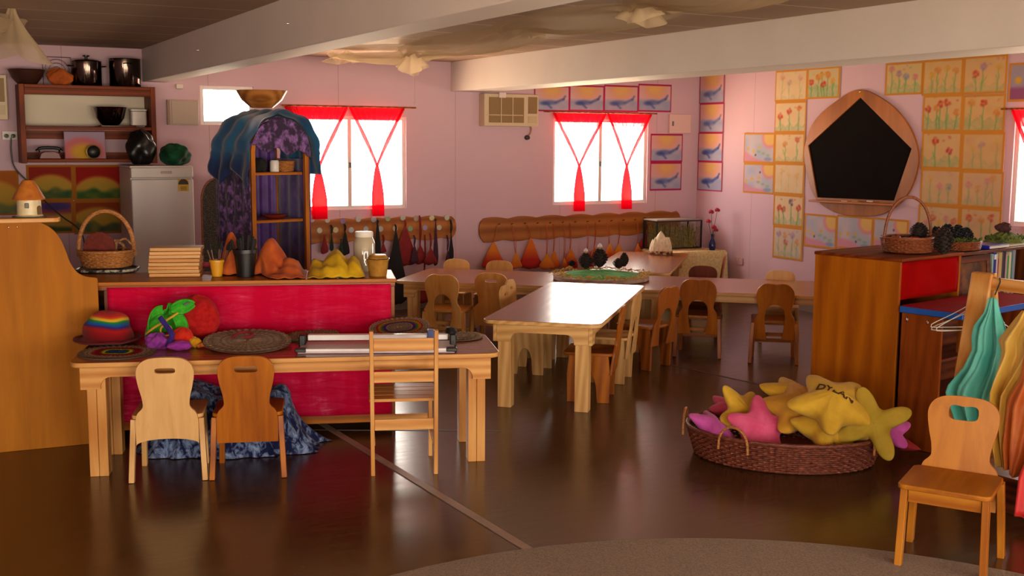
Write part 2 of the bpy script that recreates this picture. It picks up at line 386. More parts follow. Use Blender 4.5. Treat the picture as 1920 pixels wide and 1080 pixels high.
def floor_mat():
    m, nt, b = _new('vinyl_floor'); v = _tex(nt, rnd=False)
    f = _noise(nt, _tex(nt, (1.5, 9, 1), False), 3.5, 8, .65, .3); f2 = _noise(nt, v, 55, 4, .7)
    mx = nt.nodes.new('ShaderNodeMix'); mx.inputs['Factor'].default_value = .5; nt.links.new(f, mx.inputs[2]); nt.links.new(f2, mx.inputs[3])
    nt.links.new(_ramp(nt, mx.outputs[0], [(.32, hx('#38200f')), (.5, hx('#4c3119')), (.7, hx('#62452a'))]), b.inputs['Base Color'])
    b.inputs['Roughness'].default_value = .22; b.inputs['Specular IOR Level'].default_value = .45
    nt.links.new(_ramp(nt, f, [(.3, (.19,)*3+(1,)), (.7, (.27,)*3+(1,))]), b.inputs['Roughness']); _bump(nt, b, f2, .02, .002); return m
struct(MB().box((XL+XR)/2, (YF+YB)/2, -.05, XR-XL+.28, YB-YF+.28, .1).build('floor', floor_mat(), rz=THB))
def ceil_mat():
    m, nt, b = _new('ceiling_panel'); v = _tex(nt, rnd=False); sp = nt.nodes.new('ShaderNodeSeparateXYZ'); nt.links.new(v, sp.inputs[0])
    a = nt.nodes.new('ShaderNodeMath'); a.operation = 'MULTIPLY'; a.inputs[1].default_value = 1/.62; nt.links.new(sp.outputs['Y'], a.inputs[0])
    fr = nt.nodes.new('ShaderNodeMath'); fr.operation = 'FRACT'; nt.links.new(a.outputs[0], fr.inputs[0])
    lt = nt.nodes.new('ShaderNodeMath'); lt.operation = 'LESS_THAN'; lt.inputs[1].default_value = .022; nt.links.new(fr.outputs[0], lt.inputs[0])
    mx = nt.nodes.new('ShaderNodeMix'); mx.data_type = 'RGBA'; mx.inputs[6].default_value = hx('#a0846e'); mx.inputs[7].default_value = hx('#e2d2b8')
    nt.links.new(lt.outputs[0], mx.inputs[0]); nt.links.new(mx.outputs[2], b.inputs['Base Color']); b.inputs['Roughness'].default_value = .7; return m
struct(MB().box((XL+XR)/2, (YF+YB)/2, ZC+.05, XR-XL+.28, YB-YF+.28, .1).build('ceiling', ceil_mat(), rz=THB))
BEAMM = plain('beam_paint', '#d6cdc8', .6, var=.04, scale=2)
struct(MB().box(1.876+.1, (YF+YB)/2, ZC-.137, .2, YB-YF, .278).build('trim_1', BEAMM, rz=THB, bevel=.006))
struct(MB().box(4.782+.19, (YF+YB)/2, ZC-.14, .38, YB-YF, .284).build('trim_2', BEAMM, rz=THB, bevel=.006))
struct(MB().box(XR-.01, (YF+YB)/2, .035, .018, YB-YF, .07).build('baseboard_right', plain('skirting', '#7d6a66', .5), rz=THB))
struct(MB().box((XL+XR)/2-.02, YB-.01, .035, XR-XL-.05, .018, .07).build('baseboard_back', MATS['skirting'], rz=THB))
a, b = atz(612, 800, 0), atz(990, 1030, 0); d = (b-a).normalized()
struct(MB().bar(a-d*.3+Vector((0, 0, .002)), b+d*.03+Vector((0, 0, .002)), .042, .004).build('trim_3', two('joint_strip', '#8d7668', '#a48c7c', 6, (.3, .7), .45)))
a, b = atz(1256, 684, 0), atz(1520, 742, 0)
struct(MB().bar(a+Vector((0, 0, .001)), b+Vector((0, 0, .001)), .012, .003).build('trim_4', plain('floor_seam', '#5c4536', .4)))
a, b = atz(560, 806, 0), atz(940, 808, 0)
struct(MB().bar(a+Vector((0, 0, .001)), b+Vector((0, 0, .001)), .010, .003).build('trim_5', MATS['floor_seam']))
# windows: aluminium frame, a meeting stile, two panes, a latch
ALU = plain('window_frame', '#d8d0ce', .4)
def window(n, x0, x1, z0, z1, wall, split=.5, latch=True):
    w, h = x1-x0, z1-z0; xm, zm = (x0+x1)/2, (z0+z1)/2; f = .035
    if wall == 'back': loc, rz = W(xm, YB+.045, zm), THB
    elif wall == 'right': loc, rz = W(XR+.045, xm, zm), THR
    elif wall == 'left': loc, rz = W(XL-.045, xm, zm), THR
    else: loc, rz = W(xm, YF-.045, zm), THB
    e = bpy.data.objects.new('window_%d' % n, None); C.objects.link(e); e.location = loc; e.rotation_euler = (0, 0, R(rz)); struct(e)
    mb = MB()
    for s in (-1, 1): mb.box(s*(w/2-f/2), 0, 0, f, .05, h); mb.box(0, 0, s*(h/2-f/2), w-2*f, .05, f)
    mb.build('window_frame', ALU, e, bevel=.003)
    if split:
        xs = -w/2+w*split; MB().box(xs, 0, 0, .04, .05, h-2*f).build('stile', ALU, e, bevel=.003)
        parts = [(-w/2+f, xs-.02), (xs+.02, w/2-f)]
        if latch: MB().box(xs, -.03, -.02, .018, .02, .05).build('latch', BLACK, e, bevel=.003)
    else: parts = [(-w/2+f, w/2-f)]
    for a, b in parts: MB().box((a+b)/2, 0, 0, b-a, .005, h-2*f).build('pane', pane_glass(), e)
    l = bpy.data.lights.new('daylight_%d' % n, 'AREA'); l.shape = 'RECTANGLE'; l.size, l.size_y = w, h; l.cycles.is_portal = True
    lo = bpy.data.objects.new('daylight_%d' % n, l); C.objects.link(lo); off = .06
    d = {'back': W(0, 1), 'right': W(1, 0), 'left': W(-1, 0), 'front': W(0, -1)}[wall]; lo.location = loc+d*off
    lo.rotation_euler = (-d).to_track_quat('-Z', 'Y').to_euler()
    return e
window(1, *WIN1, 'back', .49); window(2, *WINH, 'back', 0); window(3, *WIN3, 'back', .5); window(4, *WINR, 'right', .5)
window(9, *WINL_ADDED, 'left', .5)
for i, o in enumerate(FRONT): window(5+i, *o, 'front', .5)
# sky light outside and the camera
w = bpy.data.worlds.new('sky'); bpy.context.scene.world = w; w.use_nodes = True
nt = w.node_tree; bg = nt.nodes['Background']; bg.inputs['Strength'].default_value = 7.0     # bright sky above, sunlit pale ground below the horizon
tc = nt.nodes.new('ShaderNodeTexCoord'); sp = nt.nodes.new('ShaderNodeSeparateXYZ'); nt.links.new(tc.outputs['Generated'], sp.inputs[0])
mr = nt.nodes.new('ShaderNodeMapRange'); mr.inputs['From Min'].default_value = -.25; mr.inputs['From Max'].default_value = .06; nt.links.new(sp.outputs['Z'], mr.inputs['Value'])
mx = nt.nodes.new('ShaderNodeMix'); mx.data_type = 'RGBA'; mx.inputs[6].default_value = (2.6, 1.9, 1.25, 1); mx.inputs[7].default_value = (1.05, .96, .86, 1)
nt.links.new(mr.outputs['Result'], mx.inputs[0]); nt.links.new(mx.outputs[2], bg.inputs['Color'])
cam = bpy.data.cameras.new('camera'); co = bpy.data.objects.new('camera', cam); C.objects.link(co); bpy.context.scene.camera = co
cam.sensor_width = 36; cam.lens = 36*F/1920; cam.clip_start = .05
co.matrix_world = Matrix.Translation(CAMP) @ CAMM.to_4x4()
S = bpy.context.scene
S.view_settings.view_transform = 'Standard'; S.view_settings.look = 'None'; S.view_settings.exposure = 1.05; S.view_settings.gamma = 1
S.view_settings.use_curve_mapping = False
S.cycles.use_denoising = True; S.cycles.max_bounces = 10; S.cycles.diffuse_bounces = 6; S.cycles.glossy_bounces = 4; S.cycles.transparent_max_bounces = 16
S.cycles.sample_clamp_indirect = 6; S.cycles.caustics_reflective = False; S.cycles.caustics_refractive = False
# ================================================================== tables
def rounded(L, D, r, n=5, chamfer=False):
    out = []
    for cx, cy, a0 in ((L/2-r, D/2-r, 0), (-L/2+r, D/2-r, 90), (-L/2+r, -D/2+r, 180), (L/2-r, -D/2+r, 270)):
        for k in range(n+1):
            a = R(a0+90*k/n); out.append((cx+r*math.cos(a), cy+r*math.sin(a)))
    return out
def make_table(label, x, y, rz, L, D, H, r=.07, inset=.06, leg=.085, group=None, pine=PINE):
    t = thing('childrens_table', label, 'table', (x, y, 0), rz, group)
    top = MB().prism(rounded(L, D, r), .026, M=T(0, 0, H-.026)).build('tabletop', [pine('x'), TOPW('x')], t, bevel=.006)
    for p in top.data.polygons:
        if p.normal.z > .9: p.material_index = 1
    def apron(Lw):
        h0, h1, rr = .055, .115, .05; b = leg+.045; P = [(-Lw/2, 0), (-Lw/2, -h1), (-Lw/2+leg+.004, -h1)]
        for k in range(7):
            a = R(90*k/6); P.append((-Lw/2+b+rr*.0-.041+(.05-.05*math.cos(a)), -h1+.01+(h1-h0-.01)*math.sin(a)))
        P += [(-q[0], q[1]) for q in reversed(P)]; return P
    la, da = L-2*inset, D-2*inset; z = H-.026
    for s in (-1, 1):
        MB().prism(apron(la), .022, M=T(0, s*(da/2-.011)+.011, z) @ XZ).build('apron', pine('x'), t, bevel=.002)
        MB().prism(apron(da-.046), .022, M=T(s*(la/2-.011)-.011, 0, z) @ YZ).build('apron', pine('y'), t, bevel=.002)
    for sx in (-1, 1):
        for sy in (-1, 1):
            mb = MB(); lx, ly = sx*(la/2-.024-leg/2), sy*(da/2-.024-leg/2)
            mb.box(lx-leg*.25, ly, (z-.002)/2, leg*.485, leg, z-.002); mb.box(lx+leg*.25, ly, (z-.002)/2, leg*.485, leg, z-.002)
            mb.build('leg', pine('z'), t, bevel=.003)
    return t
T1X, T1Y, T1A, T1H = -1.135, 5.815, 9.5, .58
make_table('low pine table nearest the camera, loaded with hat, weavings and paper trimmer', T1X, T1Y, T1A, 2.09, .62, T1H, inset=.045, leg=.09)
t2d = R(75.5)
make_table('low wooden table with bare top gleaming with window light, in the middle', .17+math.cos(t2d)*.98, 6.80+math.sin(t2d)*.98, 75.5, 1.96, .74, .56, pine=PALE)
XA = -13.5; ux = Vector((math.cos(R(XA)), math.sin(R(XA)))); vx = Vector((-math.sin(R(XA)), math.cos(R(XA))))
o3 = Vector((-.958, 9.195)); L3 = 1.82
p = o3+ux*(L3/2)+vx*.475; make_table('long low table in the back row, behind the red fronted counter', p.x, p.y, XA, L3, .95, .51, pine=PALE)
p = o3+ux*(L3*1.5+.005)+vx*.475; make_table('long low back row table, running behind the tall plywood cabinet', p.x, p.y, XA, L3, .95, .51, pine=PALE)
p = o3+ux*1.82+vx*(.95+.01+.94); p = Vector((.985, 9.85))+Vector((math.cos(R(76)), math.sin(R(76))))*.96
make_table('farthest low table, its end pointing at the corner with the tank', p.x+.02, p.y+.03, 76, 1.86, .72, .51, pine=PALE)
# ================================================================== chairs
def half(pts, n=5): return [(p.x, p.y) for p in catmull([(a, b, 0) for a, b in pts], n)]
def mirror(h): return h+[(-x, z) for x, z in reversed(h) if x > 1e-4]
def slot(z, w=.09, h=.026, bean=0):
    out = []
    for k in range(24):
        a = 2*PI*k/24; x = w/2*math.copysign(abs(math.cos(a))**.45, math.cos(a)); y = h/2*math.copysign(abs(math.sin(a))**.6, math.sin(a))
        out.append((x, z+y-(bean*(math.exp(-(x/(w*.2))**2)) if y > 0 else 0)))
    return out
VIOLIN = [(.146, .0), (.146, .06), (.1455, .12), (.136, .158), (.116, .18), (.108, .198), (.112, .24), (.124, .29), (.133, .345), (.130, .38), (.112, .41), (.08, .428), (.04, .434), (0, .435)]
HUMP = [(.157, 0), (.152, .05), (.147, .12), (.142, .165), (.128, .19), (.118, .215), (.124, .255), (.136, .31), (.139, .35), (.128, .39), (.10, .42), (.065, .434), (.03, .432), (0, .427)]
def back_outline(style, arched):
    if style == 'violin':
        h = half(VIOLIN); base = [(.146*math.cos(PI*k/10)*-1, .03*math.sin(PI*k/10)) for k in range(1, 10)] if arched else []
        return mirror(h)+[(x, z) for x, z in base]
    h = half(HUMP); P = mirror(h)              # then the arch cut from below, left to right
    cut = catmull([(-.052, 0, 0), (-.066, .08, 0), (-.074, .16, 0), (-.066, .225, 0), (-.036, .262, 0), (0, .272, 0), (.036, .262, 0), (.066, .225, 0), (.074, .16, 0), (.066, .08, 0), (.052, 0, 0)], 4)
    return P+[(c.x, c.y) for c in cut]
def side_panel(h=.29, d=.27):
    P = [(-d/2+.01, h), (-d/2-.004, h*.6), (-d/2+.002, 0), (-d/2+.078, 0)]
    for k in range(9):
        a = PI*k/8; P.append((-(d/2-.082)*math.cos(a)*1.0, .035+.155*math.sin(a)**.8))
    P += [(d/2-.078, 0), (d/2-.002, 0), (d/2+.004, h*.6), (d/2-.01, h)]
    return P
def chair(label, x, y, rz, style, w, legs='legs', hole=True, bean=0, arched=False, sc=1.0, backz=.18, group=None, tilt=8, hw=(.095, .027)):
    t = thing('childrens_chair', label, 'chair', (x, y, 0), rz, group); t.scale = (sc, sc, sc)
    st = .325
    MB().prism(rounded(.335, .315, .03), .02, M=T(0, .005, st-.02)).build('seat', w('y'), t, bevel=.005)
    holes = [slot(.37, hw[0], hw[1], bean)] if hole and style == 'violin' else []
    piv = T(0, -.152, st) @ RX(tilt) @ T(0, 0, backz-st)
    MB().prism(back_outline(style, arched), .018, holes, M=piv @ XZ).build('backrest', w('z'), t, bevel=.004)
    if legs == 'legs':
        for sx in (-1, 1):
            MB().bar((sx*.158, -.135, st-.021), (sx*.172, -.165, 0), .026, .04, (0, 1, 0)).build('leg', w('z'), t, bevel=.003)
            MB().bar((sx*.145, .12, st-.021), (sx*.152, .135, 0), .026, .04, (0, 1, 0)).build('leg', w('z'), t, bevel=.003)
        MB().box(0, .12, st-.049, .262, .018, .05).build('seat_rail', w('x'), t, bevel=.003)
        if style == 'hump': MB().box(0, .12, .13, .27, .016, .028).build('stretcher', w('x'), t, bevel=.002); MB().box(0, -.03, .2, .29, .016, .028).build('stretcher', w('x'), t, bevel=.002)
    else:
        for sx in (-1, 1): MB().prism(side_panel(st-.021), .02, M=T(sx*.13-.01, 0, 0) @ YZ).build('side_panel', w('z'), t, bevel=.003)
        MB().box(0, .05, .2, .238, .018, .05).build('stretcher', w('x'), t, bevel=.002)
    return t
def chair_at(label, px, py, Y, *a, **k):   # px of the back's centre, at depth Y
    return label
chair('pale pine child chair with slotted back and arched lower edge, at the front table', -1.683, 5.52, 10, 'violin', PALE, arched=True, tilt=5)
chair('amber child chair with slotted back, beside the pale one at the front table', -1.307, 5.575, 9, 'violin', AMBER, bean=.004, hw=(.11, .034), tilt=5)
chair('honey coloured child chair standing alone on the round carpet edge', 1.735, 4.36, 149, 'violin', wood_h := (lambda a='z': wood('honey_wood', '#b8741f', '#8a480e', a, .4, .15)), bean=.006, hw=(.112, .06), sc=1.03, tilt=9)
def back_at(px, py, z, Y=None): return atz(px, py, z)
for lab, px, py, st_, w, rz, sc in [
        ('brown child chair with arched cutout back, at back row beside the gleaming table', 1310, 522, 'hump', AMBER, XA, 1.0),
        ('brown child chair with arched cutout back, at back row next to the tall cabinet', 1455, 530, 'hump', AMBER, XA+2, 1.0),
        ('light brown child chair with arched cutout back, nearest the crimson counter', 833, 507, 'hump', PINE, XA, .999),
        ('light brown child chair with solid slotted back, between crimson counter and gleaming table', 925, 505, 'violin', PINE, XA, .998)]:
    q = atz(px, py, .615*sc); c = R(rz); off = .185*sc-(.06 if sc < 1 else 0)
    if sc < 1: q = CAMP+(q-CAMP)*(.983 if px < 900 else .985)
    chair(lab, q.x-math.sin(c)*off, q.y+math.cos(c)*off, rz, st_, w, sc=sc)
for lab, px, py, w in [
        ('pale child chair behind the back row table, nearest the hanging bags', 855, 487, PALE),
        ('pale child chair behind the back row table, in front of the orange pouches', 936, 490, PALE),
        ('reddish child chair behind the back row table, in front of the cloth covered table', 1322, 500, RED_BROWN),
        ('pale child chair with daylit rim, behind the back row near the tall cabinet', 1469, 509, PALE)]:
    q = atz(px, py, .575); c = R(XA+180); off = .175
    chair(lab, q.x-math.sin(c)*off, q.y+math.cos(c)*off+.10, XA+180, 'violin', w, sc=.935, hole=False)
# side panel chairs around the table that runs away from the camera
chair('amber brown child chair with arched side panel, by the gleaming table near leg', .515, 7.22, 78, 'violin', AMBER, legs='panel', hole=False)
chair('pale child chair seen edge on, between two brown chairs at the gleaming table', .68, 7.80, 73, 'hump', PALE, legs='panel', tilt=6)
chair('dark brown child chair with arched cutout back, where gleaming table meets back row', .985, 8.28, 50, 'hump', BROWN, legs='panel')
chair('pale child chair with arched side panels, seen under the gleaming table', .13, 8.08, -105, 'violin', PALE, legs='panel', tilt=6)
chair('pale child chair tucked deepest under the gleaming table, beside the back row', .165, 8.42, -105, 'violin', PALE, legs='panel', tilt=6)
chair('dark child chair side on at the farthest table, by the cloth covered table', 1.79, 10.62, 76, 'violin', BROWN, hole=False, sc=.98)
def ladder_chair():
    t = thing('ladder_back_chair', 'tall pine ladder back chair at the front table by the paper trimmer', 'chair', (-.55, 5.66, 0), 8)
    w = PINE
    for s in (-1, 1):
        MB().bar((s*.155, -.165, 0), (s*.158, -.175, .725), .02, .035, (0, 1, 0)).build('back_post', w('z'), t, bevel=.003)
        MB().bar((s*.150, .165, 0), (s*.150, .165, .36), .02, .035, (0, 1, 0)).build('leg', w('z'), t, bevel=.003)
        MB().box(s*.149, 0, .16, .014, .30, .03).build('stretcher', w('y'), t, bevel=.002)
    for z, h in ((.655, .062), (.495, .055)): MB().box(0, -.173, z, .296, .014, h).build('back_slat', w('x'), t, bevel=.003)
    for k in range(4): MB().box(0, -.105+.09*k, .372, .34, .082, .016).build('seat_slat', w('x'), t, bevel=.003)
    for y, z in ((-.165, .255), (.165, .2)): MB().box(0, y, z, .29, .014, .055).build('stretcher', w('x'), t, bevel=.002)
ladder_chair()
# ================================================================== wooden screen at the far left, its cap shelf and the little house
PA = R(24.4); p0 = Vector((-2.293, 6.025, 0))
def screen():
    t = thing('wooden_screen', 'tall plywood screen with a curved edge, standing beside the front table', 'screen', p0, 24.4)
    P = [(.083, 0), (.083, .90)]+[(c.x, c.y) for c in catmull([(.07, .905, 0), (.02, .915, 0), (-.02, .94, 0), (-.05, .99, 0), (-.072, 1.06, 0), (-.095, 1.12, 0), (-.13, 1.168, 0), (-.18, 1.203, 0), (-.21, 1.21, 0)], 4)]+[(-.95, 1.21), (-.95, 0)]
    MB().prism(P, .022, M=T(0, .011, 0) @ XZ).build('panel', PLY('z'), t, bevel=.003)
    mb = MB(); pts = [(-.95, -.09), (-.13, -.09), (-.10, -.075), (-.09, -.03), (-.10, .03), (-.13, .05), (-.95, .05)]
    mb.prism(pts, .024, M=T(0, 0, 1.2105)).build('cap_shelf', PINE('x'), t, bevel=.005)
    for x in (-.34, -.3): MB().ell((x, -.013, 1.185), (.005, .004, .005), 8, 6).build('screw', METAL, t)
screen()
def little_house():
    q = p0+Vector((math.cos(PA)*-.238+math.sin(PA)*.02, math.sin(PA)*-.238-math.cos(PA)*.02, 1.2355))
    t = thing('ceramic_house', 'small cream ceramic house with an orange roof on the screen', 'ornament', q, 24.4)
    cr = plain('cream_glaze', '#d9c69a', .35, var=.08, scale=30)
    MB().lathe([(.001, 0), (.068, 0), (.07, .004), (.064, .012), (.06, .014), (.058, .095), (.001, .096)], 10).build('house_wall', cr, t, bevel=.002)
    MB().lathe([(.001, .09), (.078, .09), (.08, .096), (.062, .13), (.044, .165), (.026, .19), (.012, .192), (.001, .192)], 10).build('roof', two('terracotta', '#a8561a', '#c97a2c', 24, (.3, .7), .5), t)
    MB().box(-.012, -.058, .062, .02, .008, .026).build('window', plain('dim_glaze', '#3a3326', .4), t, bevel=.003)
    MB().prism([(-.013, 0), (.013, 0), (.013, .032), (.009, .042), (0, .046), (-.009, .042), (-.013, .032)], .008, M=RZ(52) @ T(0, -.055, .015) @ XZ).build('door', plain('door_brown', '#6a4a22', .5), t)
    MB().lathe([(.001, -.0), (.085, 0), (.083, .006), (.001, .007)], 18).build('base', plain('moss', '#4f4a2c', .9, var=.3), t)
little_house()
# ================================================================== red fronted counter
CA = 9.5; cpos = Vector((-.672, 6.362, 0))
def counter():
    t = thing('play_counter', 'long wooden counter with a crinkled crimson cloth front', 'counter', cpos, CA); L, D, H = 1.95, .42, .875
    MB().box(-L/2+.02, D/2-.012, H-.011, L, D+.03, .022).build('counter_top', AMBER('x'), t, bevel=.004)
    MB().box(-L/2+.02, .008, H-.035, L-.01, .02, .026).build('top_rail', BROWN('x'), t, bevel=.003)
    for x in (.002, -1.545, -L+.04): MB().box(x, D/2, (H-.023)/2, .022, D-.03, H-.023).build('side_panel', BROWN('z'), t, bevel=.003)
    MB().box(-L/2+.02, D-.02, .43, L-.05, .012, .845).build('back_panel', BROWN('x'), t)  # unseen; carried down to the floor to block window glare under the counter
    MB().box(-.772, .012, .075, 1.52, .02, .05).build('bottom_rail', AMBER('x'), t, bevel=.003)
    m, nt, b = _new('crimson_cloth'); v = _tex(nt, (1.2, 1, 7), False); v2 = _tex(nt, (5, 1, 1), False)
    f = _noise(nt, v, 3.2, 9, .72, 1.2); g = _noise(nt, v2, 1.3, 4); mu = nt.nodes.new('ShaderNodeMath'); mu.operation = 'MULTIPLY'; nt.links.new(f, mu.inputs[0]); nt.links.new(g, mu.inputs[1])
    nt.links.new(_ramp(nt, mu.outputs[0], [(.22, hx('#c60436')), (.34, hx('#d0204c')), (.48, hx('#dc6c88'))]), b.inputs['Base Color']); b.inputs['Roughness'].default_value = .8; b.inputs['Specular IOR Level'].default_value = .08
    _bump(nt, b, f, .4, .006)
    mb = MB(); mb.grid(lambda u, v: (-1.535+1.525*u, -.006-.003*math.sin(u*31+v*5)*math.sin(v*9+u*7), .098+.745*v), 60, 24); mb.build('cloth_front', m, t, solid=.003)
counter()
CTOP = .8755
def on_counter(px, py, z=CTOP): return atz(px, py, z)
# ================================================================== things on the counter
WICK = two('wicker', '#8a4a1c', '#c98a4a', 60, (.35, .65), .5, (1, 1, 3), .5)
WICKD = two('dark_wicker', '#5a2410', '#93502a', 60, (.35, .65), .4, (1, 1, 3), .5)
def woven(mb, rx, ry, z0, z1, flare=1.12, n=44, rows=9, amp=.004, M=None):
    # a wall of alternating over-and-under strands between z0 and z1
    for r in range(rows):
        t = (r+.5)/rows; z = z0+(z1-z0)*t; k = 1+(flare-1)*t; pts = []
        for i in range(n*2):
            a = PI*i/n; o = amp*(1 if (i+r) % 2 else -1); pts.append(((rx*k+o)*math.cos(a), (ry*k+o)*math.sin(a), z))
        mb.tube(pts, (z1-z0)/rows*.56, 5, True, M)
    return mb
def basket(name, label, loc, rz, rx, ry, h, handle, mat, hrad=.009, flare=1.12, rows=8, n=22):
    t = thing(name, label, 'basket', loc, rz)
    b = MB(); woven(b, rx, ry, .006, h, flare, n, rows); b.build('woven_wall', mat, t)
    MB().lathe([(.001, .004), (.97, .004), (.97, .012), (.001, .012)], 32, M=Matrix.Diagonal((rx, ry, 1, 1))).build('bottom', mat, t)
    k = flare; rim = MB(); rim.tube([(rx*k*math.cos(2*PI*i/36), ry*k*math.sin(2*PI*i/36), h) for i in range(36)], .009, 8, True); rim.build('rim', mat, t)
    if handle:
        hb = MB(); hb.tube([(rx*k*math.cos(PI*i/24), 0, h-.03+(handle-h+.03)*math.sin(PI*i/24)**.8) for i in range(25)], hrad, 8); hb.build('handle', mat, t)
    return t
q = on_counter(203, 508, CTOP)
trayloc = Vector((q.x, q.y-.015, CTOP+.0004))
t = thing('serving_tray', 'dark tray with pale patterned rim under the handled basket on the counter', 'tray', trayloc, CA)
MB().prism(rounded(.34, .26, .09), .012).build('tray_base', plain('tray_dark', '#1c1a18', .35), t, bevel=.003)
rim = MB(); rim.tube([(x, y, .014) for x, y in rounded(.34, .26, .09, 8)], .008, 8, True); rim.build('rim', two('tray_rim', '#2b2a28', '#cfc9b2', 30, (.5, .62), .4), t)
BAS = basket('handled_basket', 'round wicker basket with a tall hooped handle on the counter', trayloc+Vector((0, 0, .024)), 12, .128, .11, .095, .325, WICK, hrad=.0125, flare=1.2)
m = MB(); woven(m, .085, .02, 0, 1, 1)
def frilled(name, label, cat, loc, r, mat, rz, tilt):
    mb = MB(); n = 40; pr = []
    for j in range(7):
        a = PI*j/6; ring = []
        for i in range(n): ring.append(0)
    P = [((r+(.006 if i % 2 else 0))*math.cos(2*PI*i/n), (r+(.006 if i % 2 else 0))*math.sin(2*PI*i/n)) for i in range(n)]
    mb.prism(P, .02, M=RX(tilt)); o = mb.build(name, mat, None, loc, rz, bevel=.004); return tag(o, label, cat)
frilled('frilled_mat', 'round dark red frilled mat standing up inside the handled basket', 'mat', trayloc+Vector((-.035, -.01, .14)), .085, plain('dark_red_straw', '#661a0a', .8, var=.3, scale=60), CA, 82)
for dx, lab, r in ((.05, 'small coil of brown raffia inside the handled basket', .04), (.095, 'larger coil of brown raffia leaning out of the handled basket', .05)):
    mb = MB(); pts = [((r+.006*math.sin(i*1.3))*math.cos(i*.42), .012*math.sin(i*.9), (r+.006*math.cos(i*1.7))*math.sin(i*.42)) for i in range(60)]
    mb.tube(pts, .0055, 5); tag(mb.build('raffia_coil', two('raffia', '#6b4526', '#a9774a', 50), None, trayloc+Vector((dx, .02, .135)), CA), lab, 'raffia')
# eight wooden boards in a pile
q = on_counter(320, 521, CTOP); ca, sa = math.cos(R(CA)), math.sin(R(CA))
for k in range(8):
    o = MB().box(0, 0, .0095, .275, .17, .0185).build('wooden_board', PALE('x') if k % 2 else PINE('x'), None, (q.x+random.uniform(-.006, .006)+(.012 if k == 7 else 0), q.y+.12+random.uniform(-.004, .004), CTOP+.0008+k*.0206), CA+random.uniform(-2.2, 2.2), bevel=.002)
    nth = ['bottom board', 'second board from the bottom', 'third board from the bottom', 'fourth board from the bottom', 'fourth board from the top', 'third board from the top', 'second board from the top', 'topmost board'][k]
    tag(o, nth+' of the pile of wooden boards on the counter', 'board', 'wooden boards piled on the counter')
def cup_of_brushes(name, label, px, py, r0, r1, h, mat, nb, bh, bm, dark):
    q = on_counter(px, py, CTOP); t = thing(name, label, 'pot', (q.x, q.y+.06, CTOP+.001), CA)
    MB().lathe([(.001, 0), (r0, 0), (r1*.97, h*.86), (r1*1.06, h*.86), (r1*1.06, h), (r1*.95, h), (r0*.9, .008), (.001, .008)], 24).build('pot_body', mat, t, bevel=.001); return t, Vector((q.x, q.y+.06, CTOP+.01))
t, pc = cup_of_brushes('yellow_cup', 'small yellow plastic cup holding paint brushes on the counter', 402, 521, .028, .040, .095, plain('yellow_plastic', '#d99a1c', .4), 0, 0, None, 0)
BR = plain('brush_handle', '#5a2412', .4); BB = plain('brush_hair', '#14100e', .8)
def brush(loc, lean, head, label, l=.19):
    d = Vector((lean[0], lean[1], 1)).normalized(); t = thing('paint_brush', label, 'brush', loc, 0, 'paint brushes in the pots on the counter')
    MB().tube([(0, 0, 0), d*l*.35, d*l*.62], [.003, .005, .004], 6).build('handle', BR, t)
    MB().tube([d*l*.62, d*l*.74], .0048, 6).build('ferrule', plain('ferrule_dark', '#4a3c30', .4, .6), t)
    MB().tube([d*l*.74, d*l*.86, d*l], [.006, .0095*head, .003], 7).build('bristles', BB, t)
for k, (a, b, hd) in enumerate([(-.32, .1, 1), (-.14, -.1, 1), (.05, .15, 1.1), (.16, -.05, 1), (.42, .05, 1.5), (.3, .2, 1)]):
    brush(pc+Vector((a*.035, b*.03, .004)), (a, b), hd, ['outermost paint brush leaning toward the boards', 'thin upright brush in front', 'brush standing straight at the middle', 'thin brush tilting slightly toward the black pot', 'wide dark brush leaning far toward the black pot', 'narrow brush behind the wide one'][k]+', in the yellow cup')
t, pc = cup_of_brushes('black_pot', 'black plastic pot crammed with dark brushes on the counter', 456, 521, .048, .064, .155, BLACK, 0, 0, None, 0)
for k in range(14):
    a = 2*PI*k/14*2.4; rr = .012+.028*(k % 4)/3; lean = (rr*math.cos(a)*6, rr*math.sin(a)*6)
    d = Vector((lean[0], lean[1], 1)).normalized()
    mb = MB().tube([(0, 0, 0), d*.15, d*.19, d*(.205+.012*(k % 3))], [.006, .008, .0105, .005], 6)
    o = mb.build('dark_brush', BB, None, pc+Vector((rr*math.cos(a)*.7, rr*math.sin(a)*.7, .0))); tag(o, 'black bristle brush packed among its like in the black pot', 'brush', 'dark brushes crammed into the black pot')
def silk_hill(name, label, peaks, x0, x1, depth, y0, mat, seed):
    # a silk cloth heaped over hidden forms: (local x, local y, height, radius x, radius y)
    r = np.random.default_rng(seed); nu, nv = 70, 30; ph = r.uniform(0, 6, 8)
    def fn(u, v):
        x = x0+(x1-x0)*u; ya = y0 if callable(y0) is False else y0(x); y = ya+(depth-ya)*v
        e = min(u, 1-u)*12; f = min(v, 1-v)*9; edge = min(1, e)*min(1, f)
        z = max(h*math.exp(-((x-px)/rx)**2-((y-py)/ry)**2) for px, py, h, rx, ry in peaks)
        z = z*edge+.012*edge*(math.sin(x*60+ph[0]+y*20)+math.sin(y*70+x*33+ph[1]))*.5+.006+.004*math.sin(x*90+ph[2])
        return (x, y+.008*math.sin(x*40+ph[3]), max(.004, z))
    mb = MB(); mb.grid(fn, nu, nv); q = cpos+Vector((0, 0, CTOP+.002))
    return tag(mb.build(name, mat, None, q, CA, solid=.003), label, 'cloth')
def cx(px): # local x along the counter for a pixel column at its top
    q = on_counter(px, 521); return (q.x-cpos.x)*ca+(q.y-cpos.y)*sa
silk = lambda n, a, b: two(n, a, b, 9, (.35, .65), .75, (1, 1, 1), .25, .05, 5, 0, .2)
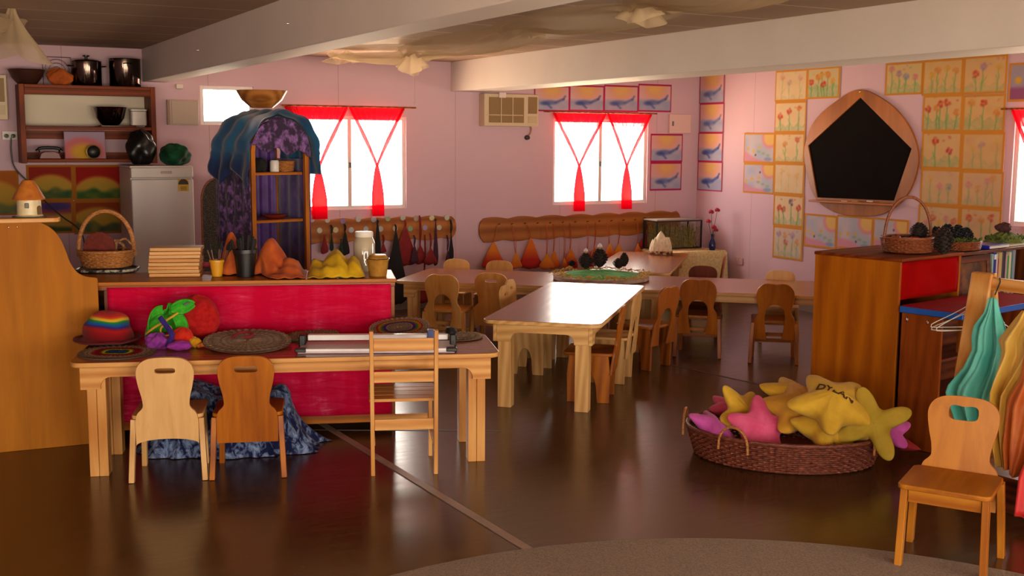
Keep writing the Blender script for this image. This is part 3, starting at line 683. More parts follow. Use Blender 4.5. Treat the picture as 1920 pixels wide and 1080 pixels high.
silk_hill('orange_silk', 'orange silk cloth heaped into two peaks on the counter', [(cx(430), .31, .235, .055, .07), (cx(507), .28, .20, .085, .12), (cx(545), .2, .085, .08, .14)], cx(395), cx(574), .405, lambda x: .205-.215*min(1, max(0, (x-cx(488))/.06)), silk('orange_silk', '#b04a22', '#d0672c'), 3)
o = silk_hill('yellow_silk', 'mustard yellow silk cloth heaped beside the jars on the counter', [(cx(597), .2, .08, .08, .15), (cx(632), .17, .128, .095, .16), (cx(664), .12, .095, .06, .13)], cx(577), cx(684), .30, -.01, silk('yellow_silk', '#b58a0a', '#d9ae1c'), 5)
q = on_counter(382, 515); tag(MB().tube(catmull([(-.09, 0, .032), (-.03, .005, .035), (.03, -.004, .033), (.1, 0, .03)], 5), [.022+.006*math.sin(i) for i in range(16)], 12).build('rolled_pink_cloth', silk('rose_silk', '#a8324a', '#c85a6e'), None, (q.x, q.y+.2, CTOP+.0), CA), 'rolled pink cloth lying behind the yellow cup', 'cloth')
q = Vector((0, 0, 0)); q = atz(681, 500, CTOP); lx = cx(681)
def cpt(x, y, z=CTOP+.0006): return (cpos.x+x*ca-y*sa, cpos.y+x*sa+y*ca, z)
t = thing('storage_jar', 'tall glass jar of pale flour with a white lid, behind the yellow silk', 'jar', cpt(lx+.02, .375), CA)
MB().lathe([(.001, 0), (.062, 0), (.064, .01), (.064, .165), (.054, .19), (.05, .2), (.046, .2), (.05, .188), (.059, .165), (.059, .012), (.001, .012)], 28).build('glass', plain('jar_glass', '#b7a98e', .08, spec=.6, coat=.6), t)
MB().lathe([(.001, .2005), (.052, .2005), (.054, .205), (.054, .228), (.05, .232), (.001, .232)], 28).build('lid', plain('lid_white', '#e6ddd0', .35), t)
t = thing('ceramic_jar', 'brown glazed jar with a wire clasp lid at the counter end', 'jar', cpt(cx(710), .10), CA)
MB().lathe([(.001, 0), (.048, 0), (.05, .006), (.06, .085), (.064, .092), (.06, .098), (.001, .098)], 28).build('jar_body', two('brown_glaze', '#8a5a1e', '#b98838', 14, (.3, .7), .3), t)
MB().lathe([(.001, .099), (.056, .099), (.058, .108), (.05, .113), (.046, .122), (.001, .124)], 28).build('lid', MATS['brown_glaze'], t)
mb = MB(); mb.tube([(.066*math.cos(2*PI*i/30), .066*math.sin(2*PI*i/30), .1) for i in range(30)], .002, 5, True); mb.tube([(-.066, 0, .1), (-.075, 0, .085), (-.066, 0, .06)], .002, 5); mb.build('wire_clasp', METAL, t)
# ================================================================== on the front table
def on_t1(px, py, dz=0): return atz(px, py, T1H+dz)
def striped_lathe(name, label, cat, prof, stripes, loc, rz=0, n=40, wob=.0, M=None):
    # surface of revolution with colour bands; prof (r, z), stripes one colour per ring
    mb = MB(); mb.lathe(prof, n, M); cols = []
    for i, p in enumerate(prof):
        for k in range(n): cols.append(tuple(np_lin(srgb(stripes[i])))+(1,))
    if wob:
        mb.v = [(x+wob*math.sin(z*60+y*30), y+wob*math.sin(x*40+z*20), z+wob*.6*math.sin(x*35+y*25)) for x, y, z in mb.v]
    mb.col = cols; return mb
q = on_t1(196, 652); hat = (q.x-.03, q.y+.13, T1H+.0125)
t = thing('rainbow_felt_hat', 'rainbow striped felt hat with a wide dark red brim on the front table', 'hat', hat, 20)
pr, st = [], []
crown = [(.128, .02, '#6a0f16'), (.125, .038, '#7a1218'), (.122, .056, '#8c161a'), (.119, .07, '#9c1a1c'), (.117, .08, '#7a1a2a'), (.115, .084, '#46205e'), (.113, .09, '#2a2a78'), (.111, .094, '#1c4690'), (.107, .104, '#1a5a94'), (.105, .108, '#1e7040'), (.101, .116, '#2f8a3c'), (.098, .12, '#d8b62a'), (.093, .129, '#dca828'), (.090, .132, '#d8641c'), (.08, .141, '#cc2a1c'), (.06, .150, '#c41e1e'), (.03, .155, '#b81a1e'), (.001, .156, '#b81a1e')]
mb = striped_lathe('c', '', '', [(a, b) for a, b, c in crown], [c for a, b, c in crown], None, wob=.006, M=RY(5)); mb.build('crown', painted('felt', .95, .1, .4, 200, .08), t)
brim = [(.118, .026), (.135, .014), (.15, .012), (.165, .016), (.172, .019), (.170, .013), (.15, .002), (.13, .002), (.115, .014)]
mb = striped_lathe('b', '', '', brim, ['#6e1016']*9, None, wob=.004); mb.build('brim', painted('felt'), t)
# circular string weavings on card looms
STR = '#8d735c'
def weaving(label, loc, r, rings, rz=0, tilt=(0, 0), core=None):
    t = thing('string_weaving', label, 'weaving', loc, rz, 'round string weavings on the front table'); n, m = 72, 26
    t.rotation_euler = (R(tilt[0]), R(tilt[1]), R(rz))
    mb = MB(); cols = []; rad = [.004+(r-.004)*j/(m-1) for j in range(m)]
    g = np.random.default_rng(int(r*1e4)+len(label))
    rowj = g.random(m)
    for j, rr in enumerate(rad):
        for k in range(n):
            a = 2*PI*k/n; spoke = 1 if k % 2 else -1; mb.v.append((rr*math.cos(a), rr*math.sin(a), .007+.0022*spoke*(rr/r)+.002*math.sin(a*3)))
            c = (srgb('#b49c86') if k % 2 else srgb('#967c66'))*(.72+.42*rowj[j])*(.85+.25*g.random())
            for r0, r1, h in rings:
                if r0 <= rr/r < r1: c = srgb(h)*(.85+.3*g.random())
            cols.append(tuple(np_lin(np.clip(c, 0, 1)))+(1,))
    for j in range(m-1):
        for k in range(n): mb.f.append((j*n+k, j*n+(k+1) % n, (j+1)*n+(k+1) % n, (j+1)*n+k)); mb.m.append(0)
    mb.col = cols; mb.build('woven_string', painted('yarn', .95, .1, .5, 250), t)
    MB().lathe([(.001, 0), (r*1.01, 0), (r*1.015, .004), (r*.99, .0045), (.001, .0035)], 48).build('card_backing', plain('card_brown', '#6b5140', .9), t)
    return t
RB = [(0, .22, '#1c3f86'), (.22, .3, '#23663c'), (.3, .38, '#d8c02c'), (.38, .44, '#3f8a3a'), (.44, .6, '#8a1620'), (.6, .66, '#a03026')]
q = on_t1(220, 662); weaving('string weaving with a blue, yellow and red centre, half under the felt hat', (q.x, q.y, T1H+.0008), .185, RB)
q = on_t1(450, 652); weaving('grey string weaving with a dark red curl, behind the amber chair', (q.x+.03, q.y+.04, T1H+.026), .222, [(0, .05, '#7a1420')], 20, (6, 0))
mb = MB(); mb.tube(catmull([(-.05, 0, 0), (-.01, .03, .015), (.035, .02, .02), (.05, -.02, .012), (.02, -.05, .006), (-.005, -.045, .004)], 6), .008, 8)
tag(mb.build('felt_curl', plain('maroon_felt', '#7a1420', .95), None, (q.x-.0, q.y+.05, T1H+.048), 30), 'dark red felt cord curled on the grey string weaving', 'cord')
def t1(x, y, z): c, s_ = math.cos(R(T1A)), math.sin(R(T1A)); return (T1X+x*c-y*s_, T1Y+x*s_+y*c, T1H+z)
weaving('brown string weaving with green yarn at its edge, behind the paper trimmer', t1(.10, .235, .010), .145, [(.86, .93, '#5f8f2c')], 0, (3, -2))
weaving('brown string weaving at the bottom of the heap by the crimson counter end', t1(.60, .225, .008), .15, [(.55, .64, '#6f5240')], 0, (1.5, 0))
weaving('string weaving striped purple, green and orange, topmost of the heap', t1(.57, .23, .048), .165, [(.45, .56, '#5a2278'), (.56, .64, '#4f7a34'), (.64, .72, '#b8801c'), (.72, .8, '#a82e1c')], 15, (9, -5))
q = on_t1(868, 628); weaving('frayed brown string weaving at the corner of the front table', (q.x-.03, q.y-.08, T1H+.004), .14, [], 0, (0, 0))
# heap of felt pieces
HX, HY = on_t1(318, 650).x+.02, on_t1(318, 650).y+.14
felt = lambda n, a, b=None: two('felt_'+n, a, b or a, 40, (.35, .65), .95, (1, 1, 1), .3, .05, 5, 0, .15)
def lump(name, label, cat, loc, r, mat, seed, rz=0, fr=9, am=.14):
    g = np.random.default_rng(seed); p = g.uniform(0, 6, 6)
    def fn(u, v):
        a = 2*PI*u; b = PI*min(max(v, .0005), .9995); k = 1+am*(math.sin(a*3+p[0])*math.sin(b*2+p[1])+.6*math.sin(a*fr+p[2])*math.sin(b*5+p[3]))
        x, y, z = math.sin(b)*math.cos(a)*r[0]*k, math.sin(b)*math.sin(a)*r[1]*k, -math.cos(b)*r[2]*k
        return (x, y, max(z, -r[2]*.93))
    mb = MB(); mb.grid(fn, 40, 22, True); return tag(mb.build(name, mat, None, loc, rz, ang=70), label, cat)
lump('red_felt_cushion', 'round dark red felt cushion against the crimson counter front', 'cushion', (HX+.075, HY+.05, T1H+.117), (.12, .07, .125), felt('red', '#9c1216', '#b8201c'), 3, 0, 7, .05)
t = thing('green_felt_bonnet', 'bright green felt bonnet with yellow braid, on top of the felt heap', 'bonnet', (HX-.055, HY-.065, T1H+.095), 15)
def bonnet(u, v):
    a = PI*(u*1.5-.35); b = v*PI*.5; k = 1+.06*math.sin(a*5+v*4)
    return (.105*math.cos(a)*math.cos(b*.9)*k, .06*math.sin(a)*math.cos(b*.9)*k, -.045+.135*math.sin(b)*k+.02*math.sin(a*2))
mb = MB(); mb.grid(bonnet, 40, 16); mb.build('bonnet_shell', felt('green', '#2f9a22', '#4cb82e'), t, solid=.006)
mb = MB(); mb.tube(catmull([(-.1, -.045, -.03), (-.06, -.075, .005), (0, -.075, .04), (.06, -.05, .075)], 6), .006, 6); mb.tube([(.0+.028*math.cos(k*.42), -.08, -.01+.028*math.sin(k*.42)) for k in range(16)], .005, 6, True); mb.build('braid', plain('gold_braid', '#c9a028', .7), t)
t = thing('green_felt_leaf', 'green felt leaf with a dark slit poking out above the heap', 'leaf', (HX+.03, HY-.06, T1H+.19), 20)
mb = MB(); mb.grid(lambda u, v: ((u-.5)*.12, .018*math.cos((v-.5)*PI)-.02, (v-.5)*.075*math.sin(PI*min(max(u*.92+.06, 0), 1))**.6+.02*u), 20, 10); mb.build('leaf_blade', MATS['felt_green'], t, solid=.008)
MB().box(.028, -.02, .014, .032, .006, .009, RY(-25)).build('slit', BLACK, t)
lump('red_felt_ball', 'red felt ball with yellow stitches at the heart of the heap', 'ball', (HX+.05, HY-.15, T1H+.05), (.058, .046, .052), felt('scarlet', '#b81c14', '#d0341c'), 8, 0, 6, .06)
lump('purple_felt_bundle', 'scrunched purple felt bundle at the foot of the heap', 'bundle', (HX-.065, HY-.2, T1H+.036), (.06, .045, .04), felt('purple', '#7a2a86', '#93409c'), 12, 0, 9, .2)
lump('violet_felt_petal', 'flat bright violet felt petal on the table edge', 'petal', (HX+.065, HY-.245, T1H+.0245), (.06, .04, .024), felt('violet', '#8e2a92', '#a33aa6'), 15, 10, 5, .1)
lump('yellow_felt_ball', 'small mustard felt ball beside the violet petal', 'ball', (HX+.115, HY-.16, T1H+.026), (.032, .03, .027), felt('mustard', '#c98e1a'), 17)
mb = MB(); mb.tube(catmull([(0, 0, .0), (.025, -.005, .06), (-.01, .01, .11), (-.035, 0, .15)], 6), .014, 8); tag(mb.build('indigo_felt_strip', felt('indigo', '#2c1c66', '#3c2a80'), None, (HX-.005, HY-.222, T1H+.016), 0), 'indigo felt strip standing up between the green and red felt', 'strip')
mb = MB(); mb.tube(catmull([(0, 0, 0), (.03, .0, .008), (.06, -.02, .002), (.08, -.05, .004)], 6), .011, 8); tag(mb.build('red_felt_rope', felt('rope', '#b82a1c', '#d88a2c'), None, (HX+.14, HY-.19, T1H+.013), 0), 'red and yellow felt rope lying against the grey string weaving', 'rope')
# paper trimmer
q0, q1 = on_t1(552, 664), on_t1(858, 662); mid = (q0+q1)/2; ta = math.degrees(math.atan2(q1.y-q0.y, q1.x-q0.x)); TL = (q1-q0).length
t = thing('paper_trimmer', 'long white paper trimmer with black end blocks on the front table', 'paper trimmer', (mid.x, mid.y, T1H+.0006), ta)
GW = plain('trimmer_white', '#f0ecec', .3)
MB().box(0, .14, .008, TL-.03, .28, .014).build('base_plate', plain('trimmer_grey', '#cdb9bb', .35, var=.06, scale=8), t, bevel=.003)
MB().box(0, .012, .018, TL-.08, .024, .012).build('front_strip', GW, t, bevel=.002)
MB().box(0, .22, .047, TL-.09, .045, .03).build('rail', GW, t, bevel=.006)
for s in (-1, 1):
    MB().box(s*(TL/2-.02), .21, .035, .034, .10, .066).build('end_block', BLACK, t, bevel=.008); MB().box(s*(TL/2-.03), .02, .016, .055, .05, .02).build('end_cap', BLACK, t, bevel=.005)
MB().box(TL/2-.135, .215, .058, .036, .062, .055).build('slider', plain('slider_blue', '#3f4f86', .4), t, bevel=.005)
MB().lathe([(.001, 0), (.03, 0), (.032, .012), (.022, .03), (.001, .034)], 20, M=T(TL/2-.03, .2, .068)).build('knob', BLACK, t)
# blue velvet drape under the table
def velvet():
    g = np.random.default_rng(4); ph = g.uniform(0, 6, 9); cx0, cy0 = -1.52, 5.945; n, m = 120, 34
    def fn(u, v):
        a = 2*PI*u; fold = .07*math.sin(a*7+ph[0])+.05*math.sin(a*13+ph[1])+.03*math.sin(a*23+ph[2])
        ex = .30+.05*math.cos(a)**2; ey = .155
        if v < .42: s = v/.42*.97; x, y = ex*s*math.copysign(abs(math.cos(a))**.7, math.cos(a)), ey*s*math.copysign(abs(math.sin(a))**.7, math.sin(a)); z = .30+.02*math.sin(x*25+ph[3])*math.cos(y*30)+.055*math.exp(-((x+.17)/.07)**2)+.03*math.exp(-((x-.28)/.06)**2)
        else:
            w_ = (v-.42)/.58; s = .97+w_*.16+w_**3*(.30 if math.cos(a) > .3 else .16)*(1+fold*3); s += fold*w_
            x, y = ex*s*math.copysign(abs(math.cos(a))**.75, math.cos(a)), ey*min(s, 1.42)*math.copysign(abs(math.sin(a))**.75, math.sin(a)); z = .30*(1-w_)**1.1*(1+.2*fold)+.055*math.exp(-((x+.17)/.07)**2)*(1-w_)**2
            if w_ > .97: z = .004
        return (x, y, max(z, .004))
    mb = MB(); mb.grid(fn, n, m, True); m_ = two('blue_velvet', '#0a1140', '#8ea4cc', 30, (.45, .68), .75, (1, 1, .6), .4, .1, 7, .8, .2)  # pale end of the noise paints highlights onto the crushed pile
    return tag(mb.build('velvet_drape', m_, None, (cx0, cy0, 0), 8, ang=80), 'crushed blue velvet cloth draped over a box under the front table', 'cloth')
velvet()
# ================================================================== arch cabinet with velvet and silk
def arch_cabinet():
    n0 = atY(475, 470, 7.8); rz = 43; t = thing('arched_play_cabinet', 'arched wooden play cabinet shrouded in purple velvet before the window', 'cabinet', (n0.x, n0.y, 0), rz)
    wd, dp, hs, r = .46, .45, 1.555, .23           # local x along the front, y to the back
    def arch(w_, h, n=12, x0=0): return [(x0+w_/2-w_/2*math.cos(PI*k/n), h+w_/2*math.sin(PI*k/n)) for k in range(n+1)]
    post = .032
    for y in (0, dp-.03):
        outer = [(0, 0)]+arch(wd, hs)+[(wd, 0)]; inner = [(wd-post, 0)]+list(reversed(arch(wd-2*post, hs, 12, post)))+[(post, 0)]
        MB().prism(outer+inner, .03, M=T(0, y+.03, 0) @ XZ).build('arch_frame', AMBER('z'), t, bevel=.003)
    for z in (.25, .62, 1.075, 1.405): MB().box(wd/2, dp/2, z, wd-.07, dp-.07, .02).build('shelf', AMBER('x'), t, bevel=.002)
    pv = two('purple_velvet', '#260b34', '#8a5ea6', 26, (.46, .66), .8, (1, 1, .8), .3, .15, 8)
    g = np.random.default_rng(2); ph = g.uniform(0, 6, 4)
    def side(u, v):                              # the cloth over the far end, up over the vault
        y = -.005+(dp+.02)*u; L = hs-.72+PI*r/2; s = v*L; wob = .008*math.sin(u*26+ph[0])*(1-v*.6)
        z0 = .72+.13*(1-u)*0+.07*u
        if s < hs-.72: return (-.012+wob-.01, y, z0+s*(hs-z0)/(hs-.72))
        a = (s-(hs-.72))/r; return (wd/2-(r+.012)*math.cos(a), y, hs+(r+.012)*math.sin(a))
    mb = MB(); mb.grid(side, 30, 40); mb.build('velvet_cover', pv, t, solid=.004)
    def back(u, v): return (.03+(wd-.06)*u, dp-.045+.012*math.sin(u*34+ph[1]), .7+(hs+.19*math.sin(PI*(u*.9+.05))-.7)*v)
    mb = MB(); mb.grid(back, 40, 8); mb.build('back_curtain', two('violet_curtain', '#4a2a6a', '#5f3a86', 6), t, solid=.003)
    def inside(u, v): return (.04+.1*u, .05+.012*math.sin(u*20), 1.06+.31*v)
    def rcloth(u, v):
        y = dp*u; s = v; return (wd+.012+.006*math.sin(u*22+ph[2]), y, .70+s*(hs-.05-.70))
    mb = MB(); mb.grid(rcloth, 24, 10); mb.build('velvet_side', two('violet_velvet', '#3a2460', '#6a4c98', 16, (.4, .7), .8, (1, 1, .5), .3, .5), t, solid=.004)
    def front(u, v):
        x = -.012+(wd+.024)*u; top = hs+math.sqrt(max(0, (r+.006)**2-(x-wd/2)**2)); bot = hs-.02+.05*(1-u)+.02*math.sin(u*17+ph[3])
        return (x, -.012-.006*math.sin(u*30), bot+(max(top, bot+.004)-bot)*v)
    mb = MB(); mb.grid(front, 30, 10); mb.build('velvet_front', pv, t, solid=.004)
    # blue silk over the vault: a cloth of its own
    def blue(u, v):
        y = -.05+(dp+.06)*u; a = -.62+v*(PI+1.15); rr = r+.048+.010*math.sin(u*19+v*9+ph[0])+.008*math.sin(v*40)
        drop = 1+.0*u; x = wd/2-rr*math.cos(max(0, min(PI, a))); z = hs+rr*math.sin(max(0, min(PI, a)))
        if a < 0: z += a*r*1.25*(1+.35*math.sin(u*9+1)); x -= .012*abs(a)+.012*math.sin(u*20)
        if a > PI: z -= (a-PI)*r*1.3; x += .012
        if u < .05: y -= .01
        return (x, y, z)
    nu, nv = 40, 60; mb = MB(); mb.grid(blue, nu, nv); U, V = np.meshgrid(np.linspace(0, 1, nu), np.linspace(0, 1, nv))
    col = np.ones(U.shape+(3,))*srgb('#12608c'); col = mixc(col, '#0a2c56', smooth_noise(U, V, 5, 3)*1.1-.2); col = mixc(col, '#0c1c48', np.clip((.16-V)/.1, 0, 1)*.9)
    col = mixc(col, '#b9b6c6', np.clip(1-abs(V-.36-.12*U)/.09, 0, 1)*.95*np.clip((.9-U)*4, 0, 1)); col = mixc(col, '#a9aabf', np.clip(1-abs(U-.12)/.10, 0, 1)*np.clip((.55-V)*6, 0, 1)*np.clip((V-.2)*9, 0, 1)*.8)
    mb.col = np.concatenate([np_lin(np.clip(col, 0, 1)), np.ones(U.shape+(1,))], -1).reshape(-1, 4)
    o = mb.build('blue_silk', painted('dyed_silk', .65, .3, 0, 60, .3), None, (n0.x, n0.y, 0), rz, solid=.004); tag(o, 'blue and white dyed silk draped over the arched cabinet', 'cloth')
    c, s = math.cos(R(rz)), math.sin(R(rz)); L = lambda x, y, z: (n0.x+x*c-y*s, n0.y+x*s+y*c, z)
    b = thing('wooden_bowl', 'turned wooden bowl on top of the arched cabinet', 'bowl', L(wd/2-.02, .20, hs+r+.074), 10)
    MB().lathe([(.001, 0), (.075, 0), (.09, .012), (.14, .055), (.172, .112), (.176, .12), (.168, .12), (.135, .06), (.085, .022), (.001, .018)], 36).build('bowl_body', wood('bowl_wood', '#b0743a', '#74421a', 'x', .35, .3), b)
    # small things on its shelves
    tag(MB().lathe([(.001, 0), (.03, 0), (.032, .004), (.032, .07), (.026, .08), (.001, .08)], 20).build('white_candle', plain('candle_white', '#d8cfc6', .4), None, L(.24, .1, 1.416)), 'short white candle on the upper shelf of the arched cabinet', 'candle')
    lump('dark_toy_animal', 'dark furry toy animal on the upper shelf of the arched cabinet', 'toy', L(.14, .13, 1.416+.046), (.05, .045, .05), plain('dark_fur', '#15120f', .95), 21)
    bk = thing('small_basket', 'small straw basket on the upper shelf of the arched cabinet', 'basket', L(.35, .14, 1.4155), 0)
    mb = MB(); woven(mb, .055, .05, .006, .075, 1.15, 16, 7, .002); mb.build('woven_wall', WICK, bk); MB().lathe([(.001, 0), (.056, 0), (.056, .006), (.001, .006)], 24).build('bottom', WICK, bk)
    tag(MB().lathe([(.001, 0), (.05, 0), (.085, .02), (.09, .026), (.082, .026), (.045, .007), (.001, .006)], 24).build('red_dish', plain('red_dish', '#8a2a16', .4), None, L(.27, .16, 1.0857)), 'shallow red dish on the middle shelf of the arched cabinet', 'dish')
    lump('red_cloth_bundle', 'bundle of dark red cloth on the lower shelf of the arched cabinet', 'bundle', L(.24, .17, .631+.082), (.13, .1, .085), felt('bundle', '#5e1218', '#7a1c1c'), 30)
arch_cabinet()
# ================================================================== tall cabinet, low shelf unit and bookcase at the right
GA = 40.0; gN = Vector((2.10, 6.12, 0)); gf = Vector((math.cos(R(GA)), math.sin(R(GA)), 0)); gd = Vector((-gf.y, gf.x, 0))
def G(a, b, z): return gN+gf*a+gd*b+Vector((0, 0, z))      # a along the fronts, b towards the back
def cabinets():
    t = thing('tall_cabinet', 'tall plywood cabinet with a red cloth front panel, beside the cushion basket', 'cabinet', gN, GA)
    MB().box(.009, .28, .505, .018, .545, 1.008).build('side_panel', OPLY('z'), t, bevel=.002)
    MB().box(.627, .28, .505, .018, .545, 1.008).build('side_panel', OPLY('z'), t, bevel=.002)
    MB().box(.318, .274, 1.018, .65, .562, .018).build('top_panel', RED_BROWN('x'), t, bevel=.003)
    MB().box(.318, .546, .5, .60, .012, 1.0).build('back_panel', OPLY('z'), t)
    mb = MB(); mb.grid(lambda u, v: (.02+.595*u, .012+.004*math.sin(u*9+v*4), .80+.205*v), 20, 8); mb.build('red_cloth_panel', two('red_cloth', '#8a0303', '#a00604', 5, (.3, .7), .9, spec=.05), t, solid=.004)
    # the low unit stands in front of it
    t = thing('low_shelf_unit', 'low red brown shelf unit with a blue edged top and hooks on its side', 'shelf', G(0, -.008, 0), GA)
    MB().box(.009, -.125, .37, .018, .235, .735).build('side_panel', wood('rust_ply', '#9a4a10', '#6c2e06', 'z', .5, 0), t, bevel=.002)
    MB().box(.95, -.125, .37, .018, .235, .735).build('side_panel', RED_BROWN('z'), t, bevel=.002)
    for z in (.06, .30, .50): MB().box(.48, -.122, z, .92, .222, .016).build('shelf', DARK('x'), t, bevel=.002)
    MB().box(.48, -.014, .37, .92, .01, .72).build('back_panel', DARK('x'), t)
    MB().box(.30, -.2, .40, .012, .06, .66).build('divider', BROWN('z'), t)
    MB().box(.478, -.182, .757, .985, .362, .034).build('blue_top', plain('blue_laminate', '#1f5cb8', .35, var=.08, scale=6), t, bevel=.004)
    MB().box(.478, -.182, .7757, .975, .352, .003).build('red_top_cloth', two('red_cloth', '#8a0303', '#a00604', 5, (.3, .7), .9, spec=.05), t)
    for y in (-.045, -.165):
        mb = MB(); mb.tube([(-.008-.006*math.sin(k*.5), y, .705+.012*math.cos(k*.5)) for k in range(11)], .0028, 6); mb.build('screw_hook', METAL, t)
    # bookcase further along
    t = thing('bookcase', 'dark low bookcase of picture books beyond the tall cabinet', 'bookcase', G(.665, .02, 0), GA)
    for x in (.012, 1.05): MB().box(x, .16, .50, .02, .30, 1.0).build('side_panel', DARK('z'), t, bevel=.002)
    for z in (.05, .42, .70): MB().box(.53, .16, z, 1.01, .30, .02).build('shelf', DARK('x'), t, bevel=.002)
    MB().box(.53, .305, .5, 1.01, .012, .98).build('back_panel', DARK('x'), t)
cabinets()
sh = thing('framed_picture', 'dark framed brown picture leaning on the bookcase beside the red cloth panel', 'picture', G(.70, .055, .7125), GA)
MB().prism([(0, 0), (.385, 0), (.385, .275), (0, .275)], .02, [[(.04, .04), (.345, .04), (.345, .235), (.04, .235)]], M=RX(-6) @ XZ).build('frame', DARK('x'), sh, bevel=.004)
MB().box(.1925, -.006, .1375, .31, .006, .2, RX(-6)).build('picture_sheet', two('brown_print', '#2a1408', '#7a4a1c', 9, (.4, .7), .5), sh)
BOOKS = [('thin pale green picture book nearest the framed picture', '#8fb09a', .014, .27, 0), ('blue and white picture book with a pale spine label', '#16248a', .03, .28, 1), ('grey white picture book after the blue one', '#b6b2a6', .016, .27, 0), ('small crimson picture book', '#a02440', .013, .24, 0), ('thick buff picture book', '#b9a063', .034, .275, 0), ('purple brown picture book', '#3c2440', .018, .275, 0), ('black picture book', '#17131a', .022, .28, 0),
         ('pink grey picture book', '#b08a92', .02, .265, 0), ('bright green picture book', '#1f8a3a', .018, .25, 0), ('cream picture book after the green one', '#c9bb92', .024, .27, 0), ('teal picture book', '#2c6a74', .016, .26, 0), ('slate grey picture book at the frame edge', '#7c8790', .03, .28, 0)]
x = 1.125
for lab, h, wd_, ht, band in BOOKS:
    q = G(x+wd_/2, .08, .7105); b = thing('picture_book', lab+', standing in the bookcase', 'book', q, GA, 'picture books in the bookcase')
    MB().box(0, .09, ht/2, wd_, .2, ht).build('cover', plain('cover_'+h[1:], h, .45), b, bevel=.002)
    MB().box(0, .095, ht/2+.001, wd_*.7, .2, ht+.001).build('pages', plain('pages', '#cfc4ae', .8), b)
    if band: MB().box(0, -.0105, ht*.9, wd_*.8, .002, .03).build('spine_label', plain('label_white', '#d8d6dc', .5), b)
    x += wd_+.003
# a flat blue book lying across the top of the row
q = G(1.11, .10, 1.0205)
tag(MB().box(0, 0, .012, .24, .15, .022).build('flat_blue_book', [plain('royal_blue', '#14208c', .4)], None, q, GA, bevel=.003), 'royal blue book lying flat on top of the bookcase', 'book')
MB().box(0, 0, .011, .233, .154, .014).build('pages', MATS['pages'], bpy.data.objects['flat_blue_book'])
MB().box(.53, .16, 1.010, 1.06, .32, .018).build('top_panel', DARK('x'), bpy.data.objects['bookcase'], bevel=.003)
# nature table things along the bookcase top
t = thing('moss_tray', 'low woven tray of moss and greenery on the bookcase', 'tray', G(.835, .10, 1.0205), GA)
mb = MB(); woven(mb, .125, .07, .004, .055, 1.1, 26, 6, .003); mb.build('woven_wall', WICKD, t); MB().lathe([(.001, .003), (.97, .003), (.97, .03), (.001, .03)], 28, M=Matrix.Diagonal((.125, .07, 1, 1))).build('bottom', WICKD, t)
def tuft(name, n, rx, ry, h, mat, parent, seed, z0=.03, leafw=.02):
    g = np.random.default_rng(seed); mb = MB()
    for k in range(n):
        a = g.uniform(0, 2*PI); r = math.sqrt(g.uniform(0, 1)); x0, y0 = rx*r*math.cos(a), ry*r*math.sin(a); L = h*g.uniform(.5, 1); dx, dy = g.normal(0, .5, 2)*L; b = g.uniform(0, PI)
        c, s = math.cos(b)*leafw/2, math.sin(b)*leafw/2
        mb.add([(x0-c, y0-s, z0), (x0+c, y0+s, z0), (x0+dx*.6+c*1.2, y0+dy*.6+s*1.2, z0+L*.6), (x0+dx*.6-c*1.2, y0+dy*.6-s*1.2, z0+L*.6), (x0+dx, y0+dy, z0+L)], [(0, 1, 2, 3), (3, 2, 4)])
    return mb.build(name, mat, parent, ang=80)
MOSS = two('moss_green', '#2c3a12', '#6a7a2a', 40, (.35, .65), .9)
tuft('greenery', 240, .115, .06, .045, MOSS, t, 4, .03)
t = thing('moss_garden', 'mossy green garden patch on a pale board at the end of the bookcase top', 'tray', G(1.455, .17, 1.0205), GA)
MB().prism(rounded(.42, .26, .06), .012).build('board', plain('pale_board', '#b9ae98', .6), t, bevel=.002)
def mound(u, v):
    r = .115*v; a = 2*PI*u; return (1.6*r*math.cos(a)*(1+.08*math.sin(a*5)), r*math.sin(a)*(1+.08*math.cos(a*4)), .013+.06*(1-v*v)+.008*math.sin(a*9+v*12)*(1-v))
mb = MB(); mb.grid(mound, 40, 12, True); mb.build('moss_mound', two('moss_bed', '#33401a', '#73802c', 30, (.35, .65), .95, (1, 1, 1), .6), t); tuft('greenery', 200, .17, .10, .03, MOSS, t, 9, .03, .014)
def cone(name, label, loc, r, h, mat, seed, rz=0, cat='pine cone', lean=0):
    # overlapping scales in a spiral round a core
    g = np.random.default_rng(seed); t = MB(); core = [(.001, 0)]+[(r*.62*math.sin(PI*(.12+.86*k/8)), h*k/8) for k in range(9)]+[(.001, h)]
    t.lathe(core, 12); N = 70
    for k in range(N):
        f = k/N; z = h*(.03+.92*f); a = k*2.39996; rr = r*.62*math.sin(PI*(.12+.84*f)); o = r*(.42*math.sin(PI*(.16+.76*f))+.05)
        ca_, sa_ = math.cos(a), math.sin(a); w_ = r*.30
        p = lambda rad, tang, zz: (rad*ca_-tang*sa_, rad*sa_+tang*ca_, zz)
        t.add([p(rr*.8, -w_*.5, z), p(rr*.8, w_*.5, z), p(rr+o, w_*.7, z+h*.05), p(rr+o, -w_*.7, z+h*.05), p(rr+o*.9, 0, z+h*.10), p(rr*.8, 0, z+h*.07)], [(0, 1, 2, 3), (3, 2, 4), (0, 3, 4, 5), (1, 5, 4, 2), (0, 5, 1)])
    if lean: t.v = [tuple(RX(lean) @ Vector(v)) for v in t.v]
    mz = min(v[2] for v in t.v); t.v = [(v[0], v[1], v[2]-mz) for v in t.v]
    return tag(t.build(name, mat, None, loc, rz), label, cat)
CONE = two('cone_brown', '#0e0806', '#3a2216', 60, (.4, .7), .8)
CONED = two('cone_dark', '#06060c', '#15131e', 50, (.4, .7), .8)
